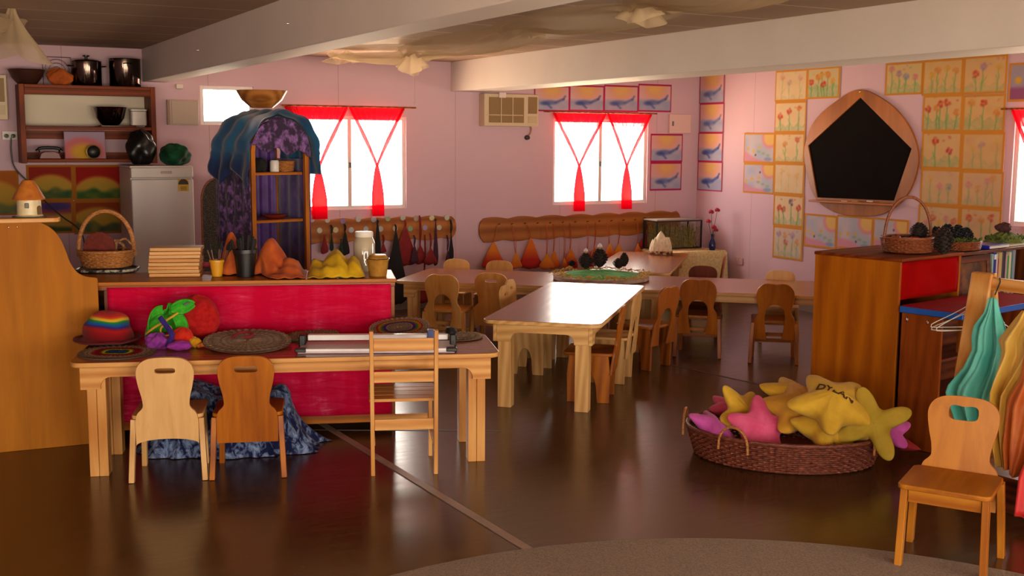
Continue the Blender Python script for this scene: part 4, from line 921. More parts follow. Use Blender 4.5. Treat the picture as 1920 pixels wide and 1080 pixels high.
for k, (a_, z_, s_, lab) in enumerate([(.80, 0, .052, 'fat dark pine cone over the framed picture'), (.925, 0, .056, 'tallest dark pine cone in the clump above the flat blue book'), (1.05, 0, .052, 'dark pine cone at the window end of the clump'), (1.155, 0, .042, 'small dark pine cone standing apart by the moss garden')]):
    cone('pine_cone', lab, G(a_, .262, 1.0205), s_, s_*(2.5 if k < 3 else 2.6), CONED, 30+k, k*40)
lump('dark_red_seedpod', 'dark red seed pod resting on the moss garden', 'seed pod', G(1.42, .16, 1.124), (.05, .035, .03), plain('pod_red', '#3a0f12', .8), 41)
# basket of windfalls on the cabinet
bl = G(.0, .0, 0); bp = atz(1697, 474, 1.028); 
BK = basket('hooped_basket', 'flat round basket with a tall hoop handle on the tall cabinet', (bp.x+.02, bp.y+.03, 1.0285), 12, .13, .12, .085, .315, WICKD, flare=1.12, rows=7)
APPLE = two('apple_red', '#8a1410', '#c03a1c', 12, (.3, .7), .3)
def apple(loc, r, label, seed):
    t = thing('red_apple', label, 'apple', loc, seed*50, 'apples in the hooped basket')
    MB().lathe([(.001, -.82*r), (.3*r, -.95*r), (.7*r, -.72*r), (.98*r, -.1*r), (.95*r, .4*r), (.62*r, .82*r), (.25*r, .86*r), (.06*r, .6*r), (.001, .58*r)], 20).build('apple_body', APPLE, t)
    MB().tube([(0, 0, r*.58), (.1*r, 0, r*1.2)], r*.06, 6).build('stem', BB, t)
for k, (dx, dy, dz, lab) in enumerate([(-.02, -.045, .06, 'red apple at the near rim of the hooped basket'), (.05, .02, .06, 'red apple in the middle of the hooped basket'), (-.05, .045, .06, 'red apple at the far rim of the hooped basket')]):
    apple((bp.x+.02+dx, bp.y+.03+dy, 1.0285+dz), .034, lab, k)
cone('pine_cone', 'brown pine cone lying high among the apples in the hooped basket', (bp.x+.10, bp.y+.075, 1.095), .05, .1, CONE, 50)
q = atz(1760, 477, 1.028); cone('pine_cone', 'large black pine cone standing on the tall cabinet outside the basket', (q.x+.025, q.y-.0, 1.0285), .05, .155, CONE, 51)
q2 = G(.56, .10, 1.0285); cone('pine_cone', 'reddish pine cone behind the large black one on the tall cabinet', q2, .05, .13, two('cone_red', '#3a120a', '#9a4426', 40, (.4, .7), .8), 52)
# ================================================================== clothes stand with coloured silks
def stand():
    c0 = Vector((2.265, 5.44, 0)); dr = Vector((.56, -.83, 0)).normalized(); rz = math.degrees(math.atan2(dr.y, dr.x)); n = Vector((-dr.y, dr.x, 0))
    t = thing('silk_stand', 'wooden trestle stand hung with coloured silks, behind the honey chair', 'clothes stand', c0, rz)
    w = PINE
    for x in (0, 1.15):
        for s in (-1, 1):
            mb = MB(); L = Vector((x, s*.20, 0)); H_ = Vector((x, s*.012, 1.035)); mb.bar(L, H_, .024, .115, (1, 0, 0)); mb.build('trestle_leg', w('z'), t, bevel=.012)
    MB().box(.585, 0, .985, 1.19, .03, .06).build('crossbar', w('x'), t, bevel=.004)
    return c0, dr, n
sc0, sdr, sn = stand()
sn = -sn if sn.y > 0 else sn
def stand_t(px, z, o):              # where along the crossbar a measured column falls, at height z and distance o in front
    u = (px-960)/F; t = .1
    for _ in range(4):
        k = (HC-z)*math.sin(PITCH); a = u*(.9917*(sc0.y+sn.y*o)+k)-(sc0.x+sn.x*o); t = a/(sdr.x-u*.9917*sdr.y)
    return t
def hung_silk(name, label, pts, mat, seed, out=.05, folds=9):
    # pts: (z, left column, right column) down the cloth, hung in front of the splayed trestle leg
    g = np.random.default_rng(seed); ph = g.uniform(0, 6, 4); off = lambda z: out+.2*max(0, 1-z/1.05)
    Q = [(z, stand_t(a, z, off(z)), stand_t(b, z, off(z))) for z, a, b in pts]; zs = [q[0] for q in Q]
    def fn(u, v):
        z = zs[0]+(zs[-1]-zs[0])*v; i = 0
        while i < len(zs)-2 and z < zs[i+1]: i += 1
        k = (zs[i]-z)/(zs[i]-zs[i+1]+1e-9); a = Q[i][1]*(1-k)+Q[i+1][1]*k; b = Q[i][2]*(1-k)+Q[i+1][2]*k
        amp = .006+.026*min(1, v*2.2); o = off(z)+amp*(math.sin(u*folds*1.6+ph[0]+.8*math.sin(v*3))+.4*math.sin(u*folds*3.7+ph[1]+v*2))
        p = sc0+sdr*(a+(b-a)*u)+sn*o; return (p.x, p.y, z+.008*math.sin(u*11+ph[2])*v)
    mb = MB(); mb.grid(fn, 60, 34); return tag(mb.build(name, mat, None, None, None, ang=80, solid=.002), label, 'cloth')
silk2 = lambda n, a, b: two(n, a, b, 7, (.35, .65), .55, (1, 1, .35), .12, .2, 4)
hung_silk('turquoise_silk', 'turquoise silk hanging from the trestle stand', [(.93, 1855, 1868), (.86, 1846, 1874), (.79, 1826, 1884), (.74, 1821, 1890), (.68, 1822, 1890), (.59, 1806, 1884), (.50, 1780, 1876), (.46, 1776, 1872), (.34, 1800, 1868)], silk2('turquoise_silk', '#3aab9c', '#74d0c0'), 61, .06)
hung_silk('yellow_silk_drape', 'golden yellow silk hanging beside the turquoise one on the stand', [(.90, 1915, 1940), (.85, 1898, 1955), (.755, 1867, 1960), (.70, 1872, 1955), (.6, 1862, 1930), (.52, 1856, 1906), (.40, 1856, 1898), (.2, 1872, 1896)], silk2('golden_silk', '#c9962a', '#e2bb52'), 62, .125)
hung_silk('orange_silk_drape', 'orange silk hanging beyond the yellow one on the stand', [(.93, 1958, 1985), (.80, 1925, 2000), (.6, 1908, 2010), (.5, 1886, 2010), (.3, 1880, 1990), (.20, 1886, 1950)], silk2('tangerine_silk', '#cf5a10', '#e8862a'), 63, .18)
hung_silk('red_silk_drape', 'bright red silk at the far end of the stand', [(.93, 2020, 2045), (.80, 1980, 2060), (.4, 1945, 2060), (.22, 1912, 2050), (.05, 1905, 2000)], silk2('scarlet_silk', '#b80e0a', '#dc2418'), 64, .24)
mb = MB(); p = sc0+sdr*.095+sn*.02
mb.tube([(p.x, p.y, 1.02), (p.x+.001, p.y-.005, 1.0), (p.x+sn.x*.03, p.y+sn.y*.03, .94)], .003, 6); tag(mb.build('black_tie', BLACK, None), 'black cord tied round the crossbar above the turquoise silk', 'cord')
def wire_hanger(name, label, loc, rz, tilt):
    t = MB(); P = catmull([(0, 0, 0), (.03, 0, -.03), (.10, 0, -.075), (.19, 0, -.125), (.2, 0, -.14), (.18, 0, -.15), (0, 0, -.152), (-.18, 0, -.15), (-.2, 0, -.14), (-.19, 0, -.125), (-.10, 0, -.075), (-.03, 0, -.03)], 4, True)
    t.tube(P, .0022, 6, True, RX(tilt)); t.tube(catmull([(0, 0, 0), (0, 0, .03), (.02, 0, .05), (0, 0, .07), (-.02, 0, .055)], 5), .0022, 6, False, RX(tilt)); o = t.build(name, plain('white_wire', '#c9cdc4', .4), None, loc, rz); return tag(o, label, 'hanger', 'wire hangers by the trestle stand')
for k, (dx, dz, tl, lab) in enumerate([(0, 0, 14, 'white wire hanger nearest the camera by the trestle leg'), (-.012, .008, 20, 'white wire hanger just behind the nearest one'), (.004, -.022, 28, 'white wire hanger hanging lowest by the trestle leg')]):
    q = atY(1832, 566, 5.62+.03*k); wire_hanger('wire_hanger', lab, (q.x+dx, q.y, q.z+dz), 16-6*k, tl)
# ================================================================== cushion basket
BX, BY, BR_ = 1.435, 5.87, -14
BKT = thing('floor_basket', 'wide oval dark wicker basket full of star cushions on the floor', 'basket', (BX, BY, 0), BR_)
mb = MB(); woven(mb, .455, .345, .008, .155, 1.1, 52, 13, .006); mb.build('woven_wall', two('cane', '#4a1810', '#9a5238', 45, (.38, .7), .35, (1, 1, 4), .5), BKT)
MB().lathe([(.001, .004), (.98, .004), (.98, .02), (.001, .02)], 44, M=Matrix.Diagonal((.455, .345, 1, 1))).build('bottom', WICKD, BKT)
mb = MB(); mb.tube([(.503*math.cos(2*PI*i/60), .383*math.sin(2*PI*i/60), .158) for i in range(60)], .011, 8, True); mb.build('rim', MATS['cane'], BKT)
for a in (-118, 178, -22):
    c, s = math.cos(R(a)), math.sin(R(a)); tx, ty = -s, c; cx_, cy_ = .505*c, .385*s; mb = MB()
    mb.tube([(cx_+tx*.085*math.cos(PI*k/16)+c*.01, cy_+ty*.085*math.cos(PI*k/16)+s*.01, .10+.125*math.sin(PI*k/16)**.7) for k in range(17)], .007, 7); mb.build('loop_handle', WICK, BKT)
def star_cushion(label, loc, rot, sz, mat, seed, legs=5, th=.055, fat=.58):
    # a stuffed star: points taper out of a plump middle
    g = np.random.default_rng(seed); ph = g.uniform(0, 6, 3); nu, nv = 60, 15
    def rad(a):
        k = (1+math.cos(a*legs))/2; return sz*(fat+(1-fat)*k**1.5)*(1+.04*math.sin(a*3+ph[0]))
    def fn(u, v):
        a = 2*PI*u; b = PI*min(max(v, .002), .998); r = rad(a)*math.sin(b)**.85
        f = r/sz; tt = th*(1-.75*f**1.4); wr = .05*math.sin(f*26+ph[1])*th*(f > .25)
        return (r*math.cos(a), r*math.sin(a), -math.copysign(abs(math.cos(b))**.75, math.cos(b))*tt+wr*(1 if b > PI/2 else -1))
    mb = MB(); mb.grid(fn, nu, nv, True); o = mb.build('star_cushion', mat, None, loc, None, ang=80, sub=1); o.rotation_euler = tuple(R(x) for x in rot); return tag(o, label, 'cushion', 'star cushions in the wide floor basket')
YEL = two('yellow_cotton', '#c2941a', '#d8ac2e', 10, (.3, .7), .85, (1, 1, 1), .2, .1); YELO = two('ochre_cotton', '#c48a1a', '#d9a236', 10, (.3, .7), .85, (1, 1, 1), .2, .1)
PNK = two('pink_cotton', '#c83a68', '#dc5a84', 10, (.3, .7), .85, (1, 1, 1), .2, .1); MAG = two('magenta_cotton', '#b03a90', '#c858a8', 10, (.3, .7), .85, (1, 1, 1), .2, .1)
def bk(x, y, z):   # basket-local -> world
    c, s = math.cos(R(BR_)), math.sin(R(BR_)); return (BX+x*c-y*s, BY+x*s+y*c, z)
def bpx(px, py, z): q = atz(px, py, z); return (q.x, q.y, z)
star_cushion('yellow star cushion lying lowest at the near rim, its point over the edge', bpx(1545, 806, .185), (26, 0, 40), .19, YEL, 71, th=.08)
star_cushion('pink star cushion with two points up behind the near loop handle', bpx(1425, 805, .165), (58, -8, 20), .19, PNK, 72, th=.06)
star_cushion('pale pink cushion poking out over the rim by the side loop handle', bpx(1335, 800, .17), (20, 28, 10), .15, MAG, 73, 4, .05, .5)
star_cushion('yellow star cushion leaning between the two pink ones', bpx(1395, 778, .2), (50, -30, 60), .19, YEL, 74, th=.055)
star_cushion('rose pink cushion against the far side loop handle', bpx(1368, 768, .17), (20, 5, 30), .15, PNK, 75, 4, .05, .5)
star_cushion('ochre star cushion in the middle of the pile, under the lettered one', bpx(1500, 768, .25), (25, -10, 15), .23, YELO, 76, th=.09)
star_cushion('yellow star cushion at the back of the pile with a point towards the tables', bpx(1490, 745, .28), (12, -22, 100), .2, YEL, 77, th=.07)
LET = star_cushion('yellow star cushion with a name lettered across it, topmost of the pile', bpx(1560, 758, .33), (28, 18, -28), .23, YEL, 78, 5, .095)
star_cushion('ochre cushion wedged under the lettered one beside the upright point', bpx(1600, 800, .2), (35, 20, 70), .18, YELO, 79, 5, .07)
star_cushion('olive yellow star cushion standing up at the cabinet end with a long point', bpx(1640, 795, .25), (70, -25, -15), .2, two('olive_cotton', '#a88a1c', '#c2a232', 10, (.3, .7), .85), 80, 4, .05, .4)
star_cushion('magenta cushion over the rim at the cabinet end', bpx(1668, 812, .17), (25, -20, 20), .13, MAG, 81, 4, .04, .5)
star_cushion('dark red cushion slipping down beside the tall cabinet', bpx(1690, 832, .07), (10, 10, 60), .10, two('wine_cotton', '#8a1620', '#a8242c', 10, (.3, .7), .85), 82, 4, .035, .5)
cu = bpy.data.curves.new('lettering', 'FONT'); cu.body = 'DYLAN'; cu.size = .06; cu.align_x = 'CENTER'; cu.extrude = .0015; cu.offset = .0016
tmp = bpy.data.objects.new('lettering', cu); C.objects.link(tmp); bpy.context.view_layer.update()
me = bpy.data.meshes.new_from_object(tmp.evaluated_get(bpy.context.evaluated_depsgraph_get())); bpy.data.objects.remove(tmp)

for v in me.vertices:
    a_ = math.atan2(v.co.y, v.co.x); r_ = math.hypot(v.co.x, v.co.y+.012); k_ = (1+math.cos(a_*5))/2; rd = .23*(.58+.42*k_**1.5)
    sb = min(.98, (r_/rd)**(1/.85)); v.co = (v.co.x, v.co.y-.012, v.co.z+.092*(1-sb*sb)**.375*(1-.75*(r_/.23)**1.4)+.006)
me.materials.clear(); me.materials.append(plain('ink_brown', '#4a2c10', .8)); lo = bpy.data.objects.new('lettering', me); C.objects.link(lo); lo.parent = LET
# ================================================================== round carpet edge
q = (.80, 2.58); rr = 2.02
o = MB().prism([(rr*math.cos(2*PI*k/96), rr*math.sin(2*PI*k/96)) for k in range(96)], .004, M=T(0, 0, .0003)).build('round_carpet', two('carpet_pile', '#75604f', '#a08a74', 140, (.3, .7), .95, (1, 1, 1), .9, .1, 3), None, (q[0], q[1], 0), bevel=.0015)
tag(o, 'large round beige carpet, only its far edge in view', 'carpet')
# ================================================================== kitchen corner on the back wall
SHY = .30
def shelf_unit():
    s0, s1, z0, z1 = .868, 1.922, 1.44, 2.065; w_ = s1-s0
    t = thing('kitchen_shelf', 'red brown wall shelf of pots and bowls in the kitchen corner', 'shelf', W((s0+s1)/2, YB-.003, 0), THB)
    rb = RED_BROWN
    for x in (-w_/2+.02, w_/2-.02): MB().box(x, -SHY/2, (z0-.005+z1)/2, .04, SHY-.004, z1-z0+.005).build('side_post', rb('z'), t, bevel=.003)
    for z in (z1-.013, 1.72, 1.456): MB().box(0, -SHY/2, z-.001, w_-.082, SHY-.004, .026).build('shelf_board', rb('x'), t, bevel=.003)
    MB().box(0, -SHY+.01, z1-.055, w_-.082, .018, .055).build('front_rail', rb('x'), t, bevel=.002)
    MB().box(0, -.012, 1.89, w_-.082, .012, .30).build('back_board', plain('cream_board', '#cdc0ac', .6), t)
    MB().box(0, -.012, 1.665, w_-.082, .02, .07).build('back_rail', rb('x'), t); MB().box(0, -.012, 1.495, w_-.082, .02, .05).build('back_rail', rb('x'), t)
    return z1+.0005, 1.7335, 1.4695
ZT, ZM, ZL = shelf_unit()
def kb(s, z, o=.15): return W(s, YB-o, z)
DST = plain('dark_steel', '#5a4c46', .12, 1)
t = thing('dark_bowl', 'wide dark brown bowl at the end of the top kitchen shelf', 'bowl', kb(.945, ZT, .16), 0)
MB().lathe([(.001, 0), (.06, 0), (.075, .006), (.115, .055), (.135, .108), (.143, .112), (.14, .118), (.13, .115), (.108, .058), (.07, .014), (.001, .012)], 32).build('bowl_body', plain('brown_bowl', '#3c2018', .35), t)
t = thing('wire_trivet', 'square wire trivet with spiral rings leaning on the wall above the shelf', 'trivet', kb(1.185, ZT, .10), THB)
mb = MB()
for r in (.035, .065, .095): mb.tube([(r*math.cos(2*PI*k/28), 0, .12+r*math.sin(2*PI*k/28)) for k in range(28)], .003, 5, True, RX(-8))
mb.build('rings', METAL, t); mb = MB(); mb.tube([(-.11, 0, .006), (.11, 0, .006), (.11, 0, .232), (-.11, 0, .232)], .0035, 5, True, RX(-8)); mb.build('wire_frame', METAL, t)
tag(lump('orange_cloth', 'crumpled orange cloth in front of the wire trivet', 'cloth', kb(1.185, ZT+.062, .2), (.1, .05, .066), silk('rust_cloth', '#8a3e14', '#b85a20'), 91, THB))
def pot(label, loc, r, h, lid):
    t = thing('cooking_pot', label, 'pot', loc, THB+(0 if lid else 90))
    MB().lathe([(.001, 0), (r*.97, 0), (r, .006), (r, h), (r*1.04, h+.004), (r*.98, h+.004), (r*.96, h-.004), (r*.95, .01), (.001, .01)], 40).build('pot_body', DST, t)
    for s in (-1, 1):
        mb = MB(); mb.tube([(s*r, -.03, h*.82), (s*(r+.03), -.028, h*.83), (s*(r+.035), 0, h*.83), (s*(r+.03), .028, h*.83), (s*r, .03, h*.82)], .005, 6); mb.build('handle', DST, t)
    if lid:
        MB().lathe([(r*1.02, h+.005), (r*.9, h+.014), (r*.3, h+.022), (.001, h+.024)], 36).build('lid', DST, t); MB().lathe([(.001, h+.024), (.012, h+.024), (.012, h+.04), (.026, h+.044), (.026, h+.054), (.001, h+.056)], 20).build('lid_knob', BLACK, t)
pot('steel stock pot with a knobbed lid on the top kitchen shelf', kb(1.405, ZT, .15), .118, .195, True)
pot('large open steel stock pot beside the beam on the top kitchen shelf', kb(1.705, ZT, .172), .126, .225, False)
t = thing('mixing_bowl', 'deep shiny steel mixing bowl on the middle kitchen shelf', 'bowl', kb(1.575, ZM+.0135, .165), 0)
MB().lathe([(.001, 0), (.06, 0), (.075, .008), (.112, .06), (.13, .14), (.138, .145), (.134, .149), (.125, .141), (.105, .062), (.07, .014), (.001, .012)], 36).build('bowl_body', DST, t)
tag(MB().prism(rounded(.3, .2, .03), .012).build('chopping_board', DARK('x'), None, kb(1.62, ZM, .155), THB, bevel=.003), 'dark chopping board under the steel mixing bowl', 'board')
t = thing('food_container', 'translucent white lidded container on the middle kitchen shelf', 'container', kb(1.80, ZM+.0135, .15), THB)
MB().prism(rounded(.13, .12, .02), .12).build('tub', plain('milky_plastic', '#b9ada4', .3), t, bevel=.006); MB().prism(rounded(.138, .128, .02), .014, M=T(0, 0, .121)).build('lid', plain('milky_lid', '#cfc4bc', .3), t, bevel=.003)
card_paint = sunset(9, '#a04a6a')
def radio_paint(U, V):
    c = np.ones(U.shape+(3,))*srgb('#a88ea6'); d = np.hypot(U-.45, V-.25); c = mixc(c, '#c46a72', np.clip((.62-d)/.15, 0, 1)); return mixc(c, '#c99a34', np.clip((.4-d)/.2, 0, 1))
t = thing('pastel_picture', 'pastel drawing of a pink and yellow glow standing on the low kitchen shelf', 'drawing', kb(1.365, ZL, .2), THB)
U, V = np.meshgrid(np.linspace(0, 1, 30), np.linspace(0, 1, 26)); mb = MB(); mb.grid(lambda u, v: ((u-.5)*.32, (v)*.03, v*.222), 30, 26); mb.col = np.concatenate([np_lin(radio_paint(U, V)), np.ones(U.shape+(1,))], -1).reshape(-1, 4); mb.build('paper', painted('painted_paper'), t, solid=.003)
t = thing('round_radio', 'small round black speaker in front of the pastel glow drawing', 'radio', kb(1.42, ZL+.058, .25), THB)
MB().lathe([(.001, 0), (.052, 0), (.056, .006), (.05, .03), (.03, .045), (.001, .047)], 28, M=RX(90) @ T(0, 0, -.02)).build('speaker_body', BLACK, t); MB().lathe([(.052, -.001), (.058, .002), (.058, .008), (.052, .01)], 28, M=RX(90) @ T(0, 0, 0)).build('ring', plain('ring_gold', '#a88a4c', .3, .6), t)
t = thing('red_telephone', 'dark red telephone on the low kitchen shelf', 'telephone', kb(1.085, ZL, .2), THB)
MB().prism([(-.085, 0), (.085, 0), (.07, .045), (.04, .06), (-.04, .06), (-.07, .045)], .12, M=T(0, .06, 0) @ XZ).build('telephone_body', plain('phone_red', '#6a1c10', .4), t, bevel=.006)
mb = MB(); mb.tube(catmull([(-.09, 0, .06), (-.07, 0, .085), (0, 0, .09), (.07, 0, .085), (.09, 0, .06)], 5), [.02]*3+[.013]*15+[.02]*3, 10); mb.build('handset', BLACK, t)
lump('black_bag', 'big black bag on the fridge below the wall shelf', 'bag', kb(1.755, 1.4195+.139, .49), (.115, .1, .14), plain('black_vinyl', '#0a0a0c', .3, bump=.2), 95, THB, 5, .13)
lump('green_cloth_bundle', 'bundle of dark green cloth on top of the fridge', 'bundle', kb(2.03, 1.4195+.083, .47), (.125, .12, .088), silk('bottle_green', '#041c12', '#0f5a38'), 97, THB, 7, .13)
for k, (s_, h_) in enumerate([(2.065, .25), (2.09, .24), (2.115, .25)]):
    tag(MB().bar((0, 0, 0), (0, 0, h_), .012, .022).build('wooden_spoon', PINE('z'), None, kb(s_, 1.4195, .26), THB, bevel=.003), ['wooden stick nearest the wall shelf behind the green bundle', 'middle wooden stick behind the green bundle', 'wooden stick nearest the arched cabinet behind the green bundle'][k], 'stick', 'wooden sticks standing on the fridge')
# fridge
t = thing('fridge', 'small white fridge with a yellow energy label, behind the counter', 'fridge', W(1.898, YB-.6, 0), THB)
FW = plain('fridge_white', '#c9c0bc', .35, bump=.05, scale=200)
MB().box(0, .29, .70, .50, .52, 1.40).build('body', FW, t, bevel=.012); MB().box(0, .012, .675, .498, .045, 1.27).build('door', FW, t, bevel=.012)
MB().box(0, .012, 1.363, .498, .045, .085).build('top_strip', FW, t, bevel=.010)
MB().box(.03, -.013, 1.366, .09, .006, .02).build('maker_plate', plain('plate_brown', '#a89488', .4), t, bevel=.002)
MB().box(0, .285, 1.409, .505, .54, .02).build('top_cover', FW, t, bevel=.006)
lb = MB().box(.165, -.012, 1.26, .085, .003, .10).build('energy_label', plain('label_yellow', '#c9a01c', .5), t); MB().box(0, -.0, 0, .001, .001, .001)
MB().prism([(.125+.04+.042*math.cos(PI*k/12), 1.265+.045*math.sin(PI*k/12)) for k in range(13)], .004, M=T(0, -.0115, 0) @ XZ).build('label_dial', plain('label_dark', '#2a2014', .5), lb)
for k in range(3): MB().box(.165, -.0142, 1.245-.012*k, .05, .001, .004).build('label_text', MATS['label_dark'], lb)
# wicker screen edge behind the arched cabinet
t = thing('wicker_chair_back', 'tall arched dark wicker chair back between the fridge and the arched cabinet', 'chair', W(2.40, YB-.35, 0), THB+8)
P = [(-.14, 0)]+[(-.14*math.cos(PI*k/14), 1.12+.14*math.sin(PI*k/14)*1.3) for k in range(15)]+[(.14, 0)]
MB().prism(P, .03, M=XZ).build('woven_back', two('grey_wicker', '#1c1812', '#5c5346', 70, (.4, .65), .8, (1, 1, 2.5), .7), t)
mb = MB(); mb.tube([(p[0], -.015, p[1]) for p in P], .014, 8); mb.build('cane_rim', WICKD, t)
MB().prism(rounded(.3, .28, .06), .03, M=T(0, .02, .36)).build('seat', WICKD, t)
# drawings under the wall shelf, conduit, power point and cord
SG = 'sunset landscapes under the wall shelf'
ORB = '#b8741e'
card('drawing', 'red and yellow sunset over a dark bush, upper drawing beside the screen', 'drawing', SG, 'back', (50, 309, 138, 376), sunset(1, '#9a2016'), ORB)
card('drawing', 'deep red sunset over a green hedge, upper drawing beside the fridge', 'drawing', SG, 'back', (138, 309, 229, 376), sunset(2, '#a80e0a', '#33682c', .5), ORB)
card('drawing', 'yellow hill under a purple blue cloud, lower drawing behind the black cord', 'drawing', SG, 'back', (50, 376, 138, 438), purple_hill, ORB)
card('drawing', 'orange sunset over a grey green hill, lower drawing behind the basket hoop', 'drawing', SG, 'back', (138, 376, 229, 438), sunset(4, '#a04018', '#4a6a4a', .62), ORB)
card('drawing', 'orange and grey green landscape at the picture edge behind the ceramic house', 'drawing', SG, 'back', (-60, 320, 36, 404), sunset(5, '#b8641e', '#5a7a5c', .6), ORB)
card('drawing', 'narrow orange drawing squeezed between the conduit and the fridge', 'drawing', SG, 'back', (236, 316, 262, 440), sunset(6, '#9a3a1a', '#6a5a2c', .5), ORB, bw=.02)
a, b = PB(231, 309), PB(231, 475); tag(MB().box(0, -.012, 0, .022, .02, a[1]-b[1]).build('conduit', plain('conduit_pale', '#c9b9a8', .5), None, on_back(a[0], (a[1]+b[1])/2), THB, bevel=.004), 'pale cable conduit running down beside the sunset drawings', 'conduit')
def power_point(label, s, z, plugs=2):
    t = thing('power_point', label, 'power point', on_back(s, z, .002), THB)
    MB().box(0, -.006, 0, .115, .012, .072).build('plate', plain('switch_white', '#cfc4bc', .4), t, bevel=.003)
    for k in range(plugs): MB().lathe([(.001, 0), (.018, 0), (.016, .03), (.001, .032)], 14, M=T(-.025+.05*k, -.012, -.004) @ RX(90)).build('plug', BLACK, t)
a = PB(18, 254); power_point('white double power point with two black plugs beside the wall shelf', *a)
P = []
for q, o in [((21, 258), .035), ((21, 285), .03), ((29, 316), .04), ((60, 348), .07), ((85, 378), .11), ((115, 405), .16), ((150, 432), .22), ((160, 470), .25), ((166, 520), .26)]:
    s_, z_ = PB(*q, o); v = W(s_, YB-o, z_); P.append(v)
tag(MB().tube(catmull(P, 6), .006, 8).build('extension_lead', BLACK, None), 'black power cord sagging from the double power point down behind the basket', 'cord')
# air conditioners and boxes on the wall
def aircon(label, s0, s1, z0, z1, o, split=.72):
    w_, h = s1-s0, z1-z0; t = thing('air_conditioner', label, 'air conditioner', on_back((s0+s1)/2, (z0+z1)/2, .002), THB); b = plain('beige_plastic', '#c9b394', .5)
    MB().box(0, -o/2, 0, w_, o, h).build('casing', b, t, bevel=.008)
    g = plain('grille_brown', '#8c6c42', .6); gx0, gx1 = -w_/2+.05, -w_/2+w_*split
    mb = MB(); mb.box((gx0+gx1)/2, -o-.002, 0, gx1-gx0, .006, h-.07)
    for k in range(15): mb.box((gx0+gx1)/2, -o-.006, -(h-.08)/2+(h-.08)*(k+.5)/15, gx1-gx0, .008, .006)
    mb.build('intake_grille', g, t)
    for k in (1, 2): MB().box(gx0+(gx1-gx0)*k/3, -o-.011, 0, .008, .004, h-.07).build('grille_bar', b, t)
    MB().box(0, -o-.011, -.05, w_*.66, .003, .008, T(-w_*.13, 0, 0)).build('grille_bar', b, t)
    mb = MB(); mb.box(w_/2-.07, -o-.002, h*.16, .10, .006, h*.52)
    for k in range(8): mb.box(w_/2-.07, -o-.006, h*.16-h*.24+h*.48*(k+.5)/8, .10, .008, .006)
    mb.build('outlet_grille', g, t); MB().box(w_/2-.07, -o-.003, -h*.28, .10, .005, h*.2).build('control_panel', plain('panel_beige', '#bda682', .5), t, bevel=.002)
    return t
aircon('beige window air conditioner high on the wall between the two curtained windows', 5.09, 5.70, 1.782, 2.10, .12)
a = PB(980, 172, .13); tag(MB().box(0, -.004, 0, .075, .003, .05, RX(4)).build('paper_tag', plain('paper_white', '#e2cdc8', .8), None, on_back(PB(942, 172, .13)[0], 2.085, .131), THB), 'white paper tag taped on the air conditioner casing', 'paper')
aircon('beige air conditioner cut off at the picture edge beside the wall shelf', .30, .798, 1.78, 2.14, .12, .8)
P = []
for q, o in [((994, 232), .02), ((996, 243), .02), ((993, 252), .03), ((987, 258), .035)]:
    s_, z_ = PB(*q, o); P.append(W(s_, YB-o, z_))
tag(MB().tube(catmull(P, 5), .007, 8).build('extension_lead', plain('cord_tan', '#a8763a', .5), None), 'short tan cord hanging under the window air conditioner', 'cord')
a = PB(987, 258); tag(MB().lathe([(.001, 0), (.024, 0), (.026, .01), (.02, .04), (.001, .042)], 16, M=RX(90)).build('black_plug', BLACK, None, on_back(a[0], a[1], .0005), THB), 'round black plug on the wall under the window air conditioner', 'plug')
a, b = PB(311, 187), PB(371, 235); t = thing('meter_box', 'beige metal meter box beside the small high window', 'meter box', on_back((a[0]+b[0])/2, (a[1]+b[1])/2, .002), THB); bw_, bh_ = b[0]-a[0], a[1]-b[1]
MB().box(0, -.02, 0, bw_, .04, bh_).build('casing', plain('box_beige', '#ab9a8c', .5), t, bevel=.004); MB().box(-bw_/2+.012, -.043, 0, .02, .006, bh_-.01).build('hinge_strip', plain('box_brown', '#8c6a5a', .5), t); MB().box(.012, -.043, 0, bw_-.05, .006, bh_-.02).build('door', MATS['box_beige'], t, bevel=.003)
a = PB(335, 152); tag(MB().box(0, -.018, 0, .06, .036, .04).build('motion_sensor', plain('sensor_white', '#d2c4b8', .5), None, on_back(a[0], 2.088, .002), THB, bevel=.006), 'small white sensor on the wall just under the beam', 'sensor')
a, b = PB(1253, 214), PB(1292, 250); t = thing('wall_panel', 'pale wall box with a small dark switch beside the curtained corner window', 'switch box', on_back((a[0]+b[0])/2, (a[1]+b[1])/2, .002), THB)
MB().box(0, -.015, 0, b[0]-a[0], .03, a[1]-b[1]).build('casing', plain('box_pink', '#d6b4ae', .5), t, bevel=.004); MB().box(-.1, -.033, .0, .02, .008, .05).build('switch', plain('switch_grey', '#6e6a70', .4), t)
a = right_pt = PR(1387, 490); t = thing('power_point', 'pale power point low on the wall beside the cloth covered table', 'power point', on_right(*a, .002), THR); MB().box(0, -.006, 0, .115, .012, .072).build('plate', plain('plate_pink', '#b8939a', .4), t, bevel=.003)
for k in (-1, 1): MB().box(k*.025, -.013, .02, .012, .004, .02).build('switch', MATS['switch_white'], t)
